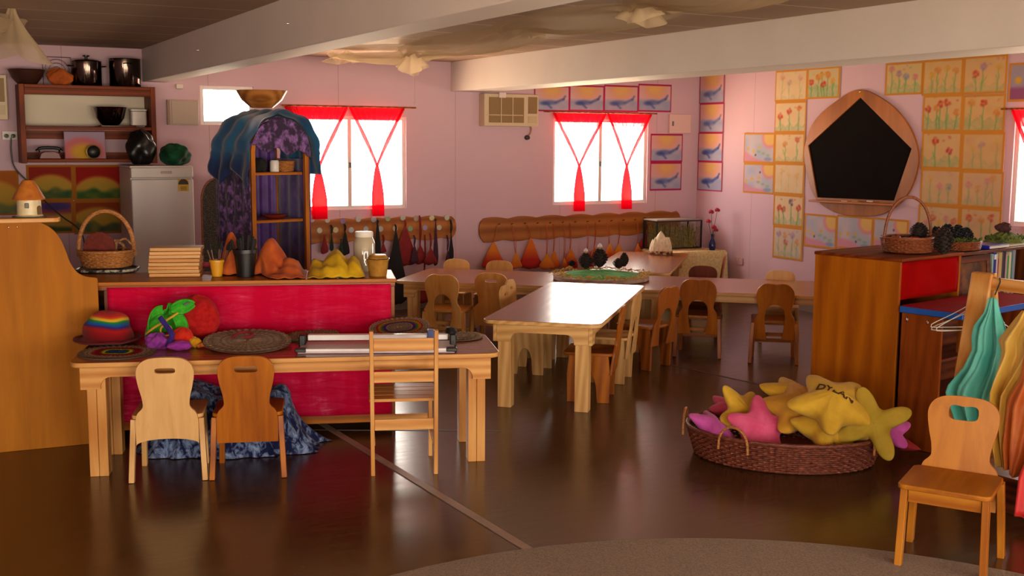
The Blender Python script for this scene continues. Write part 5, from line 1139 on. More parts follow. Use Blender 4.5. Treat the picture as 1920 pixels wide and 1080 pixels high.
# ================================================================== whale drawings
WG = 'whale drawings with magenta borders'; MG = '#b81e62'
for quad, sd, lab in [((1001, 160, 1067, 209), 1, 'blue whale drawing beside the air conditioner, first of the row over the window'), ((1067, 160, 1132, 209), 2, 'blue whale drawing second in the row over the window'), ((1132, 160, 1196, 210), 3, 'lilac whale drawing third in the row over the window'), ((1196, 158, 1258, 210), 4, 'small lilac whale drawing last in the row, nearest the corner'),
                      ((1219, 251, 1279, 304), 5, 'whale drawing beside the corner window, upper of the pair'), ((1218, 304, 1277, 357), 6, 'whale drawing beside the corner window, lower of the pair')]:
    card('whale_drawing', lab, 'drawing', WG, 'back', quad, whale(sd, 1.0, .55+.06*(sd % 3)), MG, bw=.03)
for quad, sd, lab in [((1313, 139, 1359, 194), 11, 'whale drawing topmost of the corner column, under the beam'), ((1313, 194, 1358, 249), 12, 'whale drawing second of the corner column'), ((1310, 249, 1356, 303), 13, 'whale drawing with a strong yellow sun, third of the corner column'), ((1309, 303, 1355, 358), 14, 'dark blue whale drawing lowest of the corner column')]:
    card('whale_drawing', lab, 'drawing', WG, 'right', quad, whale(sd, 1.0, .5 if sd < 13 else .8), MG, bw=.03)
# ================================================================== flower and spring drawings
FG = 'flower drawings round the blackboard'; PK, RD, OR, PU, YE = '#d87a9a', '#d03a2c', '#e08a3a', '#a07ac0', '#e0b23a'
for quad, fn, lab in [
        ((1455, 131, 1514, 190), flowers(1, [PK, PU], 3, .12, .35), 'faint pink flowers drawing at the top of the column beside the blackboard'),
        ((1514, 126, 1576, 185), flowers(2, [RD, OR, YE], 6, .6, .95, '#d8cfa0'), 'bright red and yellow flowers drawing at the top, over the blackboard shoulder'),
        ((1454, 190, 1512, 249), flowers(3, [RD, RD, OR], 3, .3, .8), 'drawing of two red tulips, second down in the column'),
        ((1453, 249, 1510, 306), flowers(4, [OR, RD], 2, .15, .7), 'orange flower drawing, third down in the column'),
        ((1452, 306, 1509, 365), flowers(5, [OR, YE], 3, .05, .2), 'almost bare sandy drawing, fourth down in the column'),
        ((1451, 365, 1508, 425), flowers(6, [RD, '#c04a3a', '#6a5a90'], 4, .3, .9), 'drawing of tall red flowers with green stems, fifth down in the column'),
        ((1450, 425, 1506, 486), flowers(7, [PU, OR, RD], 5, .2, .6, '#d6cfc8'), 'drawing with small purple and orange flowers, lowest in the column'),
        ((1661, 117, 1732, 178), flowers(8, [PK, PU, '#7a90c8'], 4, .4, .8, '#dcc88a'), 'drawing of big purple pink flowers with a dark bug at its edge'),
        ((1731, 111, 1807, 178), flowers(9, [YE, OR], 4, .25, .7, '#e0bc7c'), 'drawing of golden yellow flowers under the beam'),
        ((1807, 104, 1890, 176), flowers(10, [RD, PU, YE], 3, .3, .7, '#dfba80'), 'drawing of a red flower on a blue green stem under the beam'),
        ((1731, 178, 1806, 247), flowers(11, [RD, OR, RD], 5, .45, .9, '#e0bc80'), 'drawing of many red flowers over green grass'),
        ((1806, 177, 1886, 248), flowers(12, [OR, RD], 3, .45, .8, '#dfb878'), 'drawing of three small tulips on a green strip'),
        ((1729, 247, 1804, 317), flowers(13, [RD, '#c83a4c'], 2, .4, .9, '#dcb87c'), 'drawing of two round red flowers on green stems'),
        ((1804, 248, 1884, 321), flowers(14, [YE, PU], 3, .25, .4, '#d8b27a'), 'pale drawing of a branching plant with a green foot'),
        ((1727, 317, 1802, 385), flowers(15, [YE, PK, '#6a90a0'], 3, .1, .5, '#d6b48c'), 'drawing of scattered yellow and pink marks, behind the hooped basket'),
        ((1802, 321, 1882, 390), flowers(16, [PK, OR], 4, .25, .45, '#d6b48c'), 'drawing of pink blooms with four thin green stems'),
        ((1722, 385, 1800, 455), flowers(17, [PK, RD, YE], 5, .0, .6, '#d6bc98'), 'drawing of pink and red dots partly hidden by the hoop handle'),
        ((1800, 390, 1878, 460), flowers(18, [RD, OR], 3, .1, .7, '#d6b48c'), 'drawing of red poppies partly hidden by dark pine cones')]:
    card('flower_drawing', lab, 'drawing', FG, 'right', quad, fn)
for quad, sd, lab in [((1396, 249, 1453, 306), 21, 'pink hill and sun drawing, upper of the pair beside the flower column'), ((1395, 306, 1452, 363), 22, 'pink hill and blue pond drawing, lower of the pair beside the flower column'),
                      ((1509, 402, 1570, 465), 23, 'spring drawing with two yellow flowers, first under the blackboard'), ((1570, 405, 1637, 469), 24, 'spring drawing with a big ringed sun, second under the blackboard'), ((1637, 410, 1704, 474), 25, 'spring drawing behind the hooped basket, third under the blackboard')]:
    card('spring_drawing', lab, 'drawing', FG, 'right', quad, spring(sd))
card('spring_drawing', 'lilac and purple hill drawing cut off at the picture edge over the red curtain', 'drawing', FG, 'right', (1893, 117, 1965, 190), lambda U, V: mixc(mixc(np.ones(U.shape+(3,))*srgb('#a9a2b8'), '#9a5a8c', np.clip((.42-V)/.1, 0, 1)), YE, blob(U, V, .25, .55, .12, .12)))
# ================================================================== blackboard
def blackboard():
    ctr = PR(1615, 290); loc = on_right(ctr[0], ctr[1], .004); t = thing('blackboard', 'pentagon blackboard in a broad rounded wooden frame with a chalk ledge', 'blackboard', loc, THR)
    def L(px, py): q = PR(px, py); return (q[0]-ctr[0], q[1]-ctr[1])
    fr = [L(*q) for q in [(1615, 168), (1668, 192), (1705, 232), (1725, 284), (1719, 335), (1694, 378), (1655, 402), (1610, 405), (1568, 398), (1533, 372), (1517, 330), (1512, 278), (1530, 228), (1568, 192)]]
    P = [(p.x, p.y) for p in catmull([(a, b, 0) for a, b in fr], 5, True)]; pent = [L(*q) for q in [(1617, 183), (1713, 279), (1680, 376), (1536, 370), (1519, 273)]]
    MB().prism(P, .022, [pent], M=XZ).build('frame', wood('board_frame', '#ac6420', '#80440e', 'z', .4, .2, .6), t, bevel=.003)
    k = 1.02; MB().prism([(a*k, b*k) for a, b in pent], .008, M=T(0, -.002, 0) @ XZ).build('slate', two('slate_black', '#0a0504', '#130b09', 6, (.3, .7), .85, spec=.06), t)
    a, b = L(1528, 376), L(1690, 384); mb = MB(); mb.bar((a[0], -.05, a[1]), (b[0], -.05, b[1]), .06, .018, (0, 0, 1)); mb.build('chalk_ledge', wood('board_frame', '#ac6420', '#80440e', 'x', .4, .2, .6), t, bevel=.003)
    a = L(1617, 172); MB().ell((a[0], -.024, a[1]), (.012, .008, .012), 10, 8).build('hanging_nail', plain('brass', '#c9a24a', .3, 1), t)
    for i, (px, h) in enumerate([(1592, '#d8d0c0'), (1612, '#c98a4a'), (1640, '#d8d0c0')]):
        q = PR(px, 378); z = q[1]-ctr[1]
        d_ = Vector((q[0]-ctr[0], -.055, 0)); v = W(XR-.004, 0, 0); o = MB().tube([(-.035, 0, 0), (.035, 0, 0)], .006, 8).build('chalk_stick', plain('chalk_%d' % i, h, .9), None, on_right(q[0], q[1]+.0035, .06), THR)
        tag(o, ['pale chalk stick on the blackboard ledge, nearest the flower column', 'tan chalk stick in the middle of the blackboard ledge', 'pale chalk stick on the blackboard ledge, nearest the basket hoop'][i], 'chalk')
blackboard()
# ================================================================== peg boards, bags and pouches
def scallop(s0, s1, zc, h, n, slope=0, amp=.022):
    out = []; N = n*10
    for k in range(N+1):
        u = k/N; x = s0+.05+(s1-s0-.1)*u; out.append((x, zc+h/2+amp*abs(math.sin(PI*n*u+.6))-.004+slope*(u-.5)))
    for k in range(1, 8): a = PI/2-PI*k/8; out.append((s1-.05+.055*math.cos(a)+.0, zc+slope*.5+(h/2)*math.sin(a)))
    for k in range(N+1):
        u = 1-k/N; x = s0+.05+(s1-s0-.1)*u; out.append((x, zc-h/2-amp*abs(math.sin(PI*n*u+1.1))+slope*(u-.5)))
    for k in range(1, 8): a = -PI/2-PI*k/8; out.append((s0+.05+.055*math.cos(a), zc-slope*.5+(h/2)*math.sin(a)))
    return out
PEGW = wood('peg_board_wood', '#b06c30', '#824616', 'x', .45, .15, .5)
t = thing('peg_board', 'scalloped wooden peg board with round name badges under the first curtained window', 'peg board', on_back(0, 0, .003), THB)
MB().prism([(x, z) for x, z in scallop(2.9, 4.83, .79, .20, 6)], .022, M=XZ).build('board', PEGW, t, bevel=.004)
BADGE = [(540+a/5.818, 390+b/5.818) for a, b in [(262, 125), (430, 130), (600, 140), (768, 122), (935, 125), (1090, 115), (1255, 108), (1400, 115), (1570, 108), (1735, 105), (180, 248), (345, 245), (520, 240), (690, 240), (850, 230), (1010, 228), (1170, 222), (1335, 225), (1495, 215), (1650, 212)]]
BC = ['#b8aab8', '#b9b4a8', '#8a6a9c', '#b4b2b0', '#a8aab8', '#93a078', '#b2b4a8', '#a8927c', '#c2bd92', '#b9b9a2', '#b4b6ba', '#c0bca6', '#c4b88a', '#aeb4bc', '#aab4b4', '#a9aca8', '#c9bd94', '#7f9a7c', '#9a84a8', '#b9b09c']
for (px, py), h in zip(BADGE, BC):
    s_, z_ = PB(px, py, .03); MB().lathe([(.001, 0), (.026, 0), (.027, .003), (.025, .005), (.001, .0055)], 20, M=T(s_, -.0225, z_) @ RX(90)).build('name_badge', plain('badge_'+h[1:], h, .5, var=.12, scale=60), t)
def pegbag(name, label, s, ztop, zbot, w_, h, mat, cat='bag', cord=.004, dx=0, group=None, cmat=None, out=.05):
    # soft pouch hung by a cord; zbot..zbot+h the pouch, cord up to ztop
    o = thing(name, label, cat, on_back(s, 0, out), THB, group); zt = zbot+h
    mb = MB(); mb.tube(catmull([(dx, .012, ztop), (dx*.6+.004, .004, (ztop+zt)/2), (0, 0, zt-.01)], 5), cord, 6); mb.tube(catmull([(dx+.006, .012, ztop), (dx*.4+.016, .002, (ztop+zt)/2), (.004, 0, zt-.01)], 5), cord, 6); mb.build('cord', cmat or mat, o)
    prof = [(.06, 1.0), (.16, .93), (.34, .78), (.6, .55), (.86, .32), (1, .16), (.9, .05), (.5, .0)]
    mb = MB(); mb.lathe([(.001, zt)]+[(w_/2*a, zbot+h*b) for a, b in prof]+[(.001, zbot)], 20, sy=.38, M=T(0, -.012, 0)); mb.v = [(x*(1+.06*math.sin(z*70+y*40)), y, z+.006*math.sin(x*60)) for x, y, z in mb.v]
    if isinstance(mat, tuple): pass
    mb.build('pouch', mat, o, ang=80); return o
def two_tone(name, top, bot, z0, z1):
    if name in MATS: return MATS[name]
    m, nt, b = _new(name); v = _tex(nt, rnd=False); sp = nt.nodes.new('ShaderNodeSeparateXYZ'); nt.links.new(v, sp.inputs[0]); mr = nt.nodes.new('ShaderNodeMapRange'); mr.inputs['From Min'].default_value = z0; mr.inputs['From Max'].default_value = z1
    nt.links.new(sp.outputs['Z'], mr.inputs['Value']); nt.links.new(_ramp(nt, mr.outputs['Result'], [(.3, hx(bot)), (.7, hx(top))]), b.inputs['Base Color']); b.inputs['Roughness'].default_value = .9; MATS[name] = m; return m
DR, PUR, BLK, GRN = [plain(n, h, .85, var=.15, scale=20) for n, h in (('bag_red', '#7a1216'), ('bag_plum', '#3c142c'), ('bag_black', '#100c12'), ('bag_green', '#12241c'))]
BG1 = 'bags hanging from the badge peg board'; BGI = 0
for px, pt, pb, wpx, hpx, m_, lab in [
        (574, 445, 486, 12, 42, GRN, 'thin dark green bag nearest the arched cabinet'), (603, 440, 474, 12, 30, DR, 'thin red bag second from the arched cabinet'), (620, 422, 470, 6, 30, GRN, 'narrow green string bag over the yellow silk'), (634, 448, 476, 7, 24, GRN, 'short green string bag over the yellow silk'), (645, 420, 478, 14, 40, BLK, 'black bag just before the flour jar'),
        (702, 420, 478, 10, 60, BLK, 'long black bag just past the flour jar'), (717, 440, 474, 9, 16, DR, 'small red tassel bag above the ceramic jar'), (736, 420, 568, 34, 118, BLK, 'large black bag reaching down behind the red counter end'), (758, 412, 497, 34, 62, DR, 'big dark red bag in the middle of the row'), (771, 440, 492, 12, 30, PUR, 'plum bag just past the big dark red bag'),
        (786, 404, 494, 20, 30, DR, 'dark red bag on a long strap, bulging at the foot'), (801, 436, 494, 20, 26, DR, 'dark red bag hung low beside the long strap'), (815, 414, 497, 8, 76, PUR, 'long thin plum strap near the end of the row'), (833, 440, 489, 7, 20, PUR, 'slanting plum cord bag second from the end of the row'), (844, 412, 486, 8, 44, BLK, 'thin black cord bag at the end of the row')]:
    s_, zt = PB(px, pt, .05); zb = PB(px, pb, .05)[1]; h = (PB(px, pb-hpx, .05)[1]-zb)*1.15; w_ = (PB(px+wpx/2, pt, .05)[0]-PB(px-wpx/2, pt, .05)[0])*1.25
    pegbag('hanging_bag', lab+' on the badge peg board', s_, zt, zb, w_, h, m_, group=BG1, cord=.005, out=.062+.055*(BGI % 2)); BGI += 1
s_, zb = PB(792, 566, .05); pegbag('hanging_bag', 'large red bag low on the wall, seen beneath the back row table', s_, PB(792, 440, .05)[1], zb, .21, .22, DR, group=BG1, cord=.005, dx=.02, out=.075)
t = thing('peg_board', 'long scalloped wooden peg board of orange pouches under the corner window', 'peg board', on_back(0, 0, .003), THB)
MB().prism([(x, z) for x, z in scallop(5.09, 7.56, .76, .215, 7, .02)], .022, M=XZ).build('board', PEGW, t, bevel=.004)
for k in range(15): s_ = 5.3+2.1*k/14; MB().tube([(s_, -.02, .80), (s_, -.055, .81)], .006, 8).build('peg', BROWN('z'), t)
for k, (px, pb, wpx, hpx, top, bot, lab, dpx) in enumerate([
        (925, 503, 38, 45, '#d07a1c', '#b4281c', 'wide orange pouch with a red foot, first on the long peg board', 8), (962, 502, 20, 28, '#cf821e', '#c4641e', 'slim ochre pouch second on the long peg board', -6), (995, 503, 36, 52, '#d06a1c', '#b01c18', 'tallest red pouch with an orange tip on the long peg board', -6), (1020, 503, 26, 26, '#cc8420', '#c46a1c', 'squat ochre pouch just past the tallest red one', 0), (1039, 503, 22, 30, '#cc7c1e', '#c25a1c', 'pointed ochre pouch fifth on the long peg board', 0),
        (1053, 503, 9, 20, '#cc7c1e', '#b85020', 'narrowest pouch sixth on the long peg board', 0), (1070, 503, 26, 34, '#d07a1c', '#b8201c', 'red pouch with an ochre shoulder behind the green centrepiece', 0), (1096, 502, 20, 30, '#c8681c', '#a8281a', 'red brown pouch behind the tallest pine cone', 0), (1115, 492, 22, 26, '#c05a20', '#b0301c', 'dull red pouch between the pine cones', 3), (1137, 484, 20, 26, '#d8861e', '#cc501e', 'orange pouch peeping over the farthest table', -4), (1160, 486, 20, 26, '#dc921e', '#d0681e', 'yellow orange pouch peeping over the farthest table', 4), (1190, 484, 16, 26, '#dc7a2a', '#d0442a', 'coral pouch next to the dark red bag', 0)]):
    s_, zt = PB(px, 430, .05); zb = PB(px, pb, .05)[1]; h = (PB(px, pb-hpx, .05)[1]-zb)*1.08; w_ = (PB(px+wpx/2, 430, .05)[0]-PB(px-wpx/2, 430, .05)[0])*1.12; dx = PB(px+dpx, 430, .05)[0]-s_
    zz = .79
    pegbag('felt_pouch', lab, s_, zz, zb, w_, h, two_tone('pouch_%d' % k, top, bot, zb, zb+h), 'pouch', .003, dx, 'orange felt pouches on the long peg board', plain('pouch_cord', '#b0502a', .8), out=.04+.065*(k % 2))
s_, zb = PB(1208, 466, .06); pegbag('hanging_bag', 'dark red bag with a thick black neck near the tank on the long peg board', s_, PB(1208, 408, .06)[1], zb, PB(1220, 440, .06)[0]-PB(1196, 440, .06)[0], .17, plain('bag_crimson', '#8c0f14', .8), cord=.011, cmat=plain('strap_dark', '#33141c', .8), out=.06)
# ================================================================== curtains
SHEER = sheer('red_sheer', '#e0142c', .36, .72); HEM = sheer('red_sheer_folded', '#dc0e28', .86, .6)
def curtain(label, wall, xL, xR, zt, xk, zk, zb, wb, o=.06):
    t = thing('tied_curtain', label, 'curtain', on_back(0, 0, o) if wall == 'back' else on_right(0, 0, o), THB if wall == 'back' else THR, 'tied red curtains'); n = 46; g = np.random.default_rng(int(abs(xL)*100)); ph = g.uniform(0, 6, 3)
    def edge(v, x0):  # V shape, slightly hollow
        return xk+(x0-xk)*(1-v)**1.12
    def veil(u, v): a, b = edge(v, xL)*.965+xk*.035, edge(v, xR)*.965+xk*.035; return (a+(b-a)*u, (.014*(1-v)+.006)*math.sin(u*58+ph[0])+.004*math.sin(u*23+ph[1]), zt-.03-(zt-.03-zk)*v)
    mb = MB(); mb.grid(veil, n*2, 24); mb.build('veil', SHEER, t)
    hh = min(.13, zt-zk); mb = MB(); mb.grid(lambda u, v: (edge(v*hh/(zt-zk), xL)+(edge(v*hh/(zt-zk), xR)-edge(v*hh/(zt-zk), xL))*u, .016*math.sin(u*58+ph[0])-.004, zt-hh*v), n*2, 6); mb.build('header', HEM, t)
    for x0, nm in ((xL, 'hem'), (xR, 'hem')):
        mb = MB(); P = [(edge(k/16, x0), -.004, zt-(zt-zk)*k/16) for k in range(17)]; mb.tube(P, [.007+.013*(1-abs(k/16-.5)*1.2) for k in range(17)], 8); mb.v = [(x, y*.5, z) for x, y, z in mb.v]; mb.build(nm, HEM, t)
    mb = MB(); mb.grid(lambda u, v: ((lambda w_: xk+.012*v+w_*math.cos(2*PI*u)*(1+.12*math.sin(u*44)))(.012+wb*min(1, v*1.6)**.7*(1-.12*v)), .028*math.sin(2*PI*u)*(.3+.7*v), zk+.012-(zk+.012-zb)*v), 40, 16, True); mb.build('tail', sheer('red_tail', '#dc0c2a', .94, .55), t)
    mb = MB(); mb.tube([(xk+.016*math.cos(2*PI*k/16), .016*math.sin(2*PI*k/16), zk) for k in range(16)], .006, 6, True); mb.build('tie', plain('tie_red', '#b00c20', .7), t)
def cq(f, px, py): return f(px, py, .06)
for lab, wall, a, b, k, e, wb in [
        ('red sheer curtain tied in the middle, at the first window beside the arched cabinet', 'back', (535, 199), (651, 201), (597, 318), (598, 411), .062),
        ('red sheer curtain tied in the middle, at the first window away from the arched cabinet', 'back', (656, 201), (757, 203), (707, 313), (709, 405), .05),
        ('red sheer curtain tied in the middle, at the corner window beside the air conditioner', 'back', (1038, 212), (1136, 213), (1086, 313), (1088, 396), .056),
        ('red sheer curtain tied in the middle, at the corner window nearest the whale pair', 'back', (1140, 213), (1221, 215), (1175, 314), (1173, 392), .056),
        ('red sheer curtain at the picture edge beside the flower drawings', 'right', (1898, 206), (1985, 204), (1945, 330), (1945, 440), .06)]:
    f = PB if wall == 'back' else PR; A, B, K, E_ = [cq(f, *q) for q in (a, b, k, e)]; curtain(lab, wall, A[0], B[0], (A[1]+B[1])/2, K[0], K[1], E_[1], wb)
for lab, p, q, f in [('thin wooden curtain rod over the first window', (528, 198), (780, 203), PB), ('thin wooden curtain rod over the corner window', (1022, 210), (1232, 214), PB), ('dark curtain rod at the picture edge over the right hand red curtain'.replace('right hand ', ''), (1877, 206), (2010, 202), PR)]:
    A, B = f(*p, .06), f(*q, .06); z = (A[1]+B[1])/2+.004; pl = (lambda s_, o: W(s_, YB-o, z)) if f is PB else (lambda s_, o: W(XR-o, -s_, z))
    t = thing('curtain_rod', lab, 'curtain rod', (0, 0, 0)); mb = MB(); mb.tube([pl(A[0], .06), pl(B[0], .06)], .007, 8); mb.build('rod', BROWN('x'), t)
    for x in (A[0]+.02, B[0]-.02): mb = MB(); mb.tube([pl(x, .002), pl(x, .06)], .006, 6); mb.build('bracket', METAL, t)
# ================================================================== centrepiece on the back tables
q = Vector((.735, 9.36, 0)); zc = .512
t = thing('nature_centrepiece', 'round board edged in gold straw with green felt, where the tables meet', 'centrepiece', (q.x, q.y, .512), 0)
MB().lathe([(.001, 0), (.385, 0), (.395, .006), (.395, .03), (.38, .036), (.001, .034)], 64).build('round_board', two('slice_wood', '#8a6a5a', '#b09484', 14, (.35, .65), .6), t)
g = np.random.default_rng(12); mb = MB()
for k in range(170):
    a = g.uniform(0, 2*PI); r = g.uniform(.335, .40); L = g.uniform(.03, .07); d_ = a+PI/2+g.normal(0, .6); z = .036+g.uniform(0, .025)
    mb.tube([(r*math.cos(a), r*math.sin(a), z), (r*math.cos(a)+L*math.cos(d_)*.5, r*math.sin(a)+L*math.sin(d_)*.5, z+g.uniform(0, .015)), (r*math.cos(a)+L*math.cos(d_), r*math.sin(a)+L*math.sin(d_), z+g.uniform(-.01, .01))], .0035, 4)
mb.build('straw_wreath', two('gold_straw', '#a87a24', '#dcb45a', 60, (.35, .65), .6), t)
mb = MB(); mb.grid(lambda u, v: ((lambda r, a: (r*math.cos(a), r*math.sin(a), .036+.028*(1-v**3)+.006*math.sin(a*7+v*9)*(1-v)))(.33*v*(1+.07*math.sin(2*PI*u*6)), 2*PI*u)), 60, 14, True); mb.build('felt_ground', two('grass_felt', '#3f8f4e', '#6ab870', 18, (.35, .65), .95, (1, 1, 1), .4), t)
def gnome(label, loc, h, seed, cap):
    o = cone('pine_cone', label, loc, h*.34, h*.8, CONE, seed)
    r = h*.10; MB().ell((0, 0, h*.86), r, 12, 8).build('head', plain('skin_wood', '#b88868', .6), o); MB().lathe([(r*1.15, h*.88), (r*.8, h*.97), (.001, h*1.03)], 14).build('cap', cap, o)
CAPW = plain('cap_silver', '#c8c4ce', .3)
def cp(px, py, z=.565): v = atz(px, py, z); return (v.x, v.y, .5785 if True else z)
gnome('pine cone figure with a pale cap, first of the group on the green felt', cp(1098, 507), .17, 61, CAPW)
gnome('tallest pine cone figure with a pale cap, in the middle of the green felt', cp(1124, 504), .20, 62, CAPW)
cone('pine_cone', 'fat pine cone lying on the green felt toward the far table', cp(1160, 506), .05, .085, CONE, 63)
cone('pine_cone', 'upright pine cone topping the group on the green felt', cp(1170, 503), .038, .12, CONE, 64)
cone('pine_cone', 'small dark pine cone at the bag side of the green felt', cp(1072, 502), .035, .05, CONED, 65)
# ================================================================== the far corner: covered table, tank, vase and crystal ornament
CZ = .50
t = thing('corner_table', 'small low table hidden under a cream cloth in the far corner', 'table', W(7.36, 9.86, 0), THB)
MB().box(0, 0, CZ-.02, .68, .54, .024).build('tabletop', PALE('x'), t, bevel=.003)
for sx in (-1, 1):
    for sy in (-1, 1): MB().box(sx*.31, sy*.24, (CZ-.033)/2, .04, .04, CZ-.033).build('leg', PALE('z'), t)
def cloth(u, v):
    a = 2*PI*u; k = max(abs(math.cos(a)), abs(math.sin(a))); x, y = math.cos(a)/k, math.sin(a)/k; e = .05*math.sin(a*14)+.03*math.sin(a*23+1)
    if v < .5: s_ = v/.5; return (x*.352*s_, y*.283*s_, CZ-.004+.002*math.sin(x*9*s_+y*7))
    w_ = (v-.5)/.5; return (x*(.352+.012*w_*(1+e*6)), y*(.283+.012*w_*(1+e*6)), CZ-.004-w_*.42)
mb = MB(); mb.grid(cloth, 120, 22, True); tag(mb.build('tablecloth', two('cream_damask', '#cdb878', '#e2d2a0', 40, (.4, .6), .8, (1, 1, 1), .1), None, W(7.36, 9.86, .004), THB, solid=.003), 'cream yellow tablecloth hanging over the small corner table', 'tablecloth')
t = thing('glass_tank', 'glass tank full of dry straw on the corner table', 'tank', W(7.30, 9.99, CZ+.006), THB); tw, td, thh = .58, .24, .30
GL = pane_glass()
for s in (-1, 1): MB().box(0, s*td/2, thh/2, tw, .004, thh-.01).build('pane', GL, t); MB().box(s*tw/2, 0, thh/2, .004, td, thh-.01).build('pane', GL, t)
mb = MB()
for sx in (-1, 1):
    for sy in (-1, 1): mb.box(sx*tw/2, sy*td/2, thh/2, .014, .014, thh)
mb.build('corner_post', BLACK, t)
for z in (.006, thh-.004):
    mb = MB()
    for sy in (-1, 1): mb.box(0, sy*td/2, z, tw, .014, .012)
    for sx in (-1, 1): mb.box(sx*tw/2, 0, z, .014, td, .012)
    mb.build('edge_frame', BLACK, t)
MB().box(0, 0, thh+.008, tw+.01, td+.01, .014).build('lid', plain('lid_grey', '#8a8274', .4), t, bevel=.003)
g = np.random.default_rng(77); mb = MB()
for k in range(520):
    x, y = g.uniform(-tw/2+.02, tw/2-.02), g.uniform(-td/2+.02, td/2-.02); h = g.uniform(.08, .27); dx, dy = g.normal(0, .025, 2)
    x2, y2 = min(max(x+dx, -tw/2+.012), tw/2-.012), min(max(y+dy, -td/2+.012), td/2-.012); mb.tube([(x, y, .014), ((x+x2)/2, (y+y2)/2, h*.5), (x2, y2, h)], [.005, .005, .003], 4)
tag(mb.build('dry_straw', two('straw', '#4a3c14', '#b09a4c', 50, (.3, .7), .8), t), kind='stuff')
q = W(7.58, 9.66, CZ+.003); t = thing('flower_vase', 'dark blue vase of red flowers before the glass tank', 'vase', q, 0)
MB().lathe([(.001, 0), (.03, 0), (.036, .02), (.034, .07), (.016, .12), (.014, .15), (.02, .165), (.014, .163), (.01, .14), (.001, .13)], 24).build('vase_body', plain('blue_glaze', '#0c1a50', .15), t)
FL = plain('petal_red', '#a81e34', .8)
for k, (x, y, h) in enumerate([(-.02, 0, .40), (.045, .01, .42), (-.045, .01, .30), (.01, -.02, .24), (.03, -.01, .21)]):
    st_ = MB().tube(catmull([(0, 0, .14), (x*.4, y, h*.6), (x, y, h)], 5), .0025, 5).build('flower_stem', plain('stem_green', '#3a4a20', .7), t); mb = MB()
    for j in range(7): a = 2*PI*j/7; mb.ell((x+.016*math.cos(a), y+.016*math.sin(a), h+.006*(j % 3)), (.013, .013, .016), 8, 6)
    mb.build('bloom', FL, st_)
q = atz(1240, 469, .512); q = Vector((1.50, 11.50, .5125)); t = thing('felt_castle', 'cream white peaked felt castle with a patterned band on the farthest table', 'ornament', q, 20)
g = np.random.default_rng(5); mb = MB()
for k in range(16):
    a = 2*PI*k/16; r = .085; h = .13+.05*g.random(); mb.lathe([(.001, 0), (.034, 0), (.030, h*.5), (.013, h*.85), (.001, h)], 7, M=T(r*math.cos(a), r*math.sin(a), .0))
mb.lathe([(.001, 0), (.08, 0), (.075, .12), (.03, .2), (.001, .235)], 12); mb.build('peaks', two('cream_felt', '#cfc0a0', '#efe4cf', 30, (.3, .7), .9), t, ang=25)
mb = MB(); mb.lathe([(.118, .002), (.122, .006), (.122, .034), (.118, .038)], 30); mb.build('band', two('band_pattern', '#5a2c18', '#cfa878', 26, (.45, .55), .8), t)
# ================================================================== muslin under the ceiling, hanging string
MUS = sheer('muslin', '#d8c4a4', .62, .5)
def swag(label, pins, width, sag, name='ceiling_muslin', dirv=None, n=26, ends=.10):
    t = thing(name, label, 'cloth', (0, 0, 0)); wd = (dirv or W(1, 0)).normalized(); P = [Vector(p) for p in pins]; S_ = [0]
    for i in range(len(P)-1): S_.append(S_[-1]+(P[i+1]-P[i]).length)
    def fn(u, v):
        s_ = u*S_[-1]; i = 0
        while i < len(P)-2 and s_ > S_[i+1]: i += 1
        k = (s_-S_[i])/(S_[i+1]-S_[i]); p = P[i].lerp(P[i+1], k); b = 4*k*(1-k); w_ = width*(.22+.78*b**.6)
        z = ZC-.012-(sag*b)*(.35+.65*math.sin(PI*v))-.03*abs(math.sin(v*17+k*5))*(1-b)-.012*abs(math.sin(v*23+s_*3))-ends*(1-b)**3*abs(math.sin(v*9))*.6
        q = p+wd*(v-.35)*w_; return (q.x, q.y, min(z, ZC-.008))
    mb = MB(); mb.grid(fn, n*(len(P)-1)+1, 22); mb.build('draped_sheet', MUS, t, ang=90); return t
pins = [atz(640, 96, ZC-.01), atz(772, 88, ZC-.01), atz(955, 40, ZC-.01), atz(1205, -8, ZC-.01), atz(1420, -60, ZC-.01)]
t = swag('sheer cream muslin swagged under the ceiling between the two beams', pins, .85, .11)
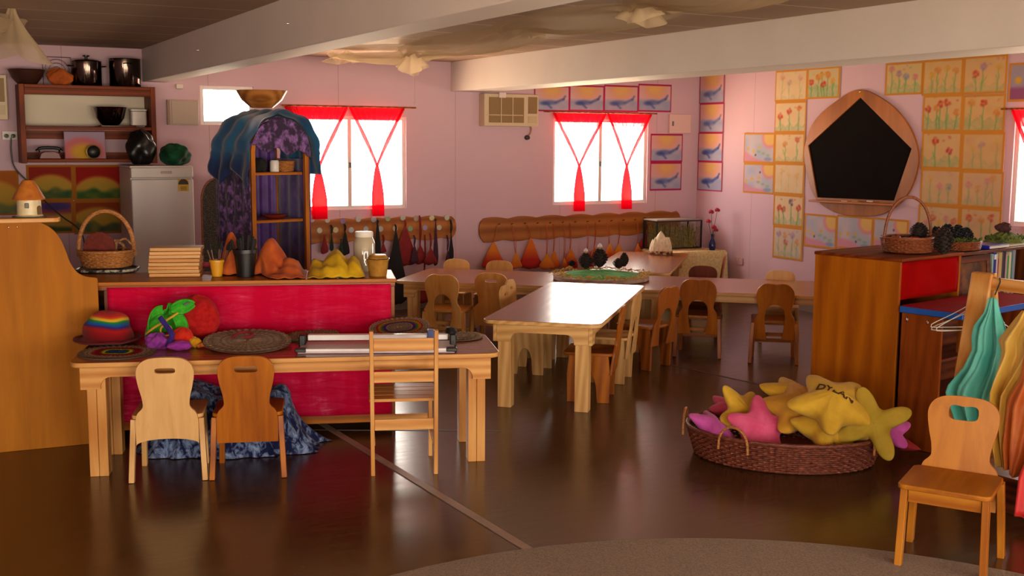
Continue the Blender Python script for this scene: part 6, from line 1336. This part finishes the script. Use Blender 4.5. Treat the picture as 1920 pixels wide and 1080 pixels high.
def gather(p, r, L, par, seed):
    g = np.random.default_rng(seed); ph = g.uniform(0, 6, 3)
    mb = MB(); mb.grid(lambda u, v: (p.x+(.018+r*v**1.3)*math.cos(2*PI*u)*(1+.25*math.sin(2*PI*u*5+ph[0])), p.y+(.018+r*v**1.3)*math.sin(2*PI*u)*(1+.25*math.sin(2*PI*u*4+ph[1])), ZC-.005-L*v*(1+.2*math.sin(2*PI*u*2+ph[2]))), 40, 12, True); return mb.build('gathered_tail', MUS, par, ang=90)
gather(pins[1], .10, .19, t, 3); gather(pins[0]+Vector((.05, 0, 0)), .16, .09, t, 5); gather(pins[3], .10, .13, t, 4)
pl = [atz(-160, -30, ZC-.01), atz(22, 18, ZC-.01), atz(30, -60, ZC-.01)]
t = swag('sheer cream muslin knotted to the ceiling above the kitchen shelf', [pl[0], pl[1]], .7, .16, dirv=W(.6, 1)); gather(pl[1], .17, .27, t, 8)
a = atz(777, 92, ZC-.005); mb = MB(); mb.tube([(a.x, a.y, ZC-.002), (a.x+.004, a.y, ZC-.2), (a.x, a.y, 1.955)], .0025, 5); mb.tube([(a.x+.008*math.cos(k*.6), a.y, 1.945+.008*math.sin(k*.6)) for k in range(9)], .002, 5)
tag(mb.build('hanging_string', plain('string_pale', '#b8a090', .8), None), 'thin string with a small hook hanging from the muslin', 'string')
for px, py in ((372, 94), (541, 44)):
    d_ = ray(px, py); n_ = d_.x*math.cos(TH)+d_.y*math.sin(TH); p = CAMP+d_*((1.876)/n_); tag(MB().lathe([(.001, 0), (.006, 0), (.004, .01), (.001, .011)], 10, M=RY(-90)).build('cup_hook', METAL, None, p, THB), 'bright screw head on the near beam, '+('nearest the kitchen shelf' if px < 400 else 'toward the camera'), 'screw')

# low box on the floor under the hanging silks
q = atz(1962, 965, 0); t = thing('low_box', 'low dark wooden box on the floor under the hanging silks', 'box', (q.x+.02, q.y, 0), math.degrees(math.atan2(sdr.y, sdr.x)))
MB().box(0, 0, .075, .70, .30, .15).build('box_body', DARK('x'), t, bevel=.004); MB().box(0, 0, .159, .72, .32, .016).build('lid', BROWN('x'), t, bevel=.003)
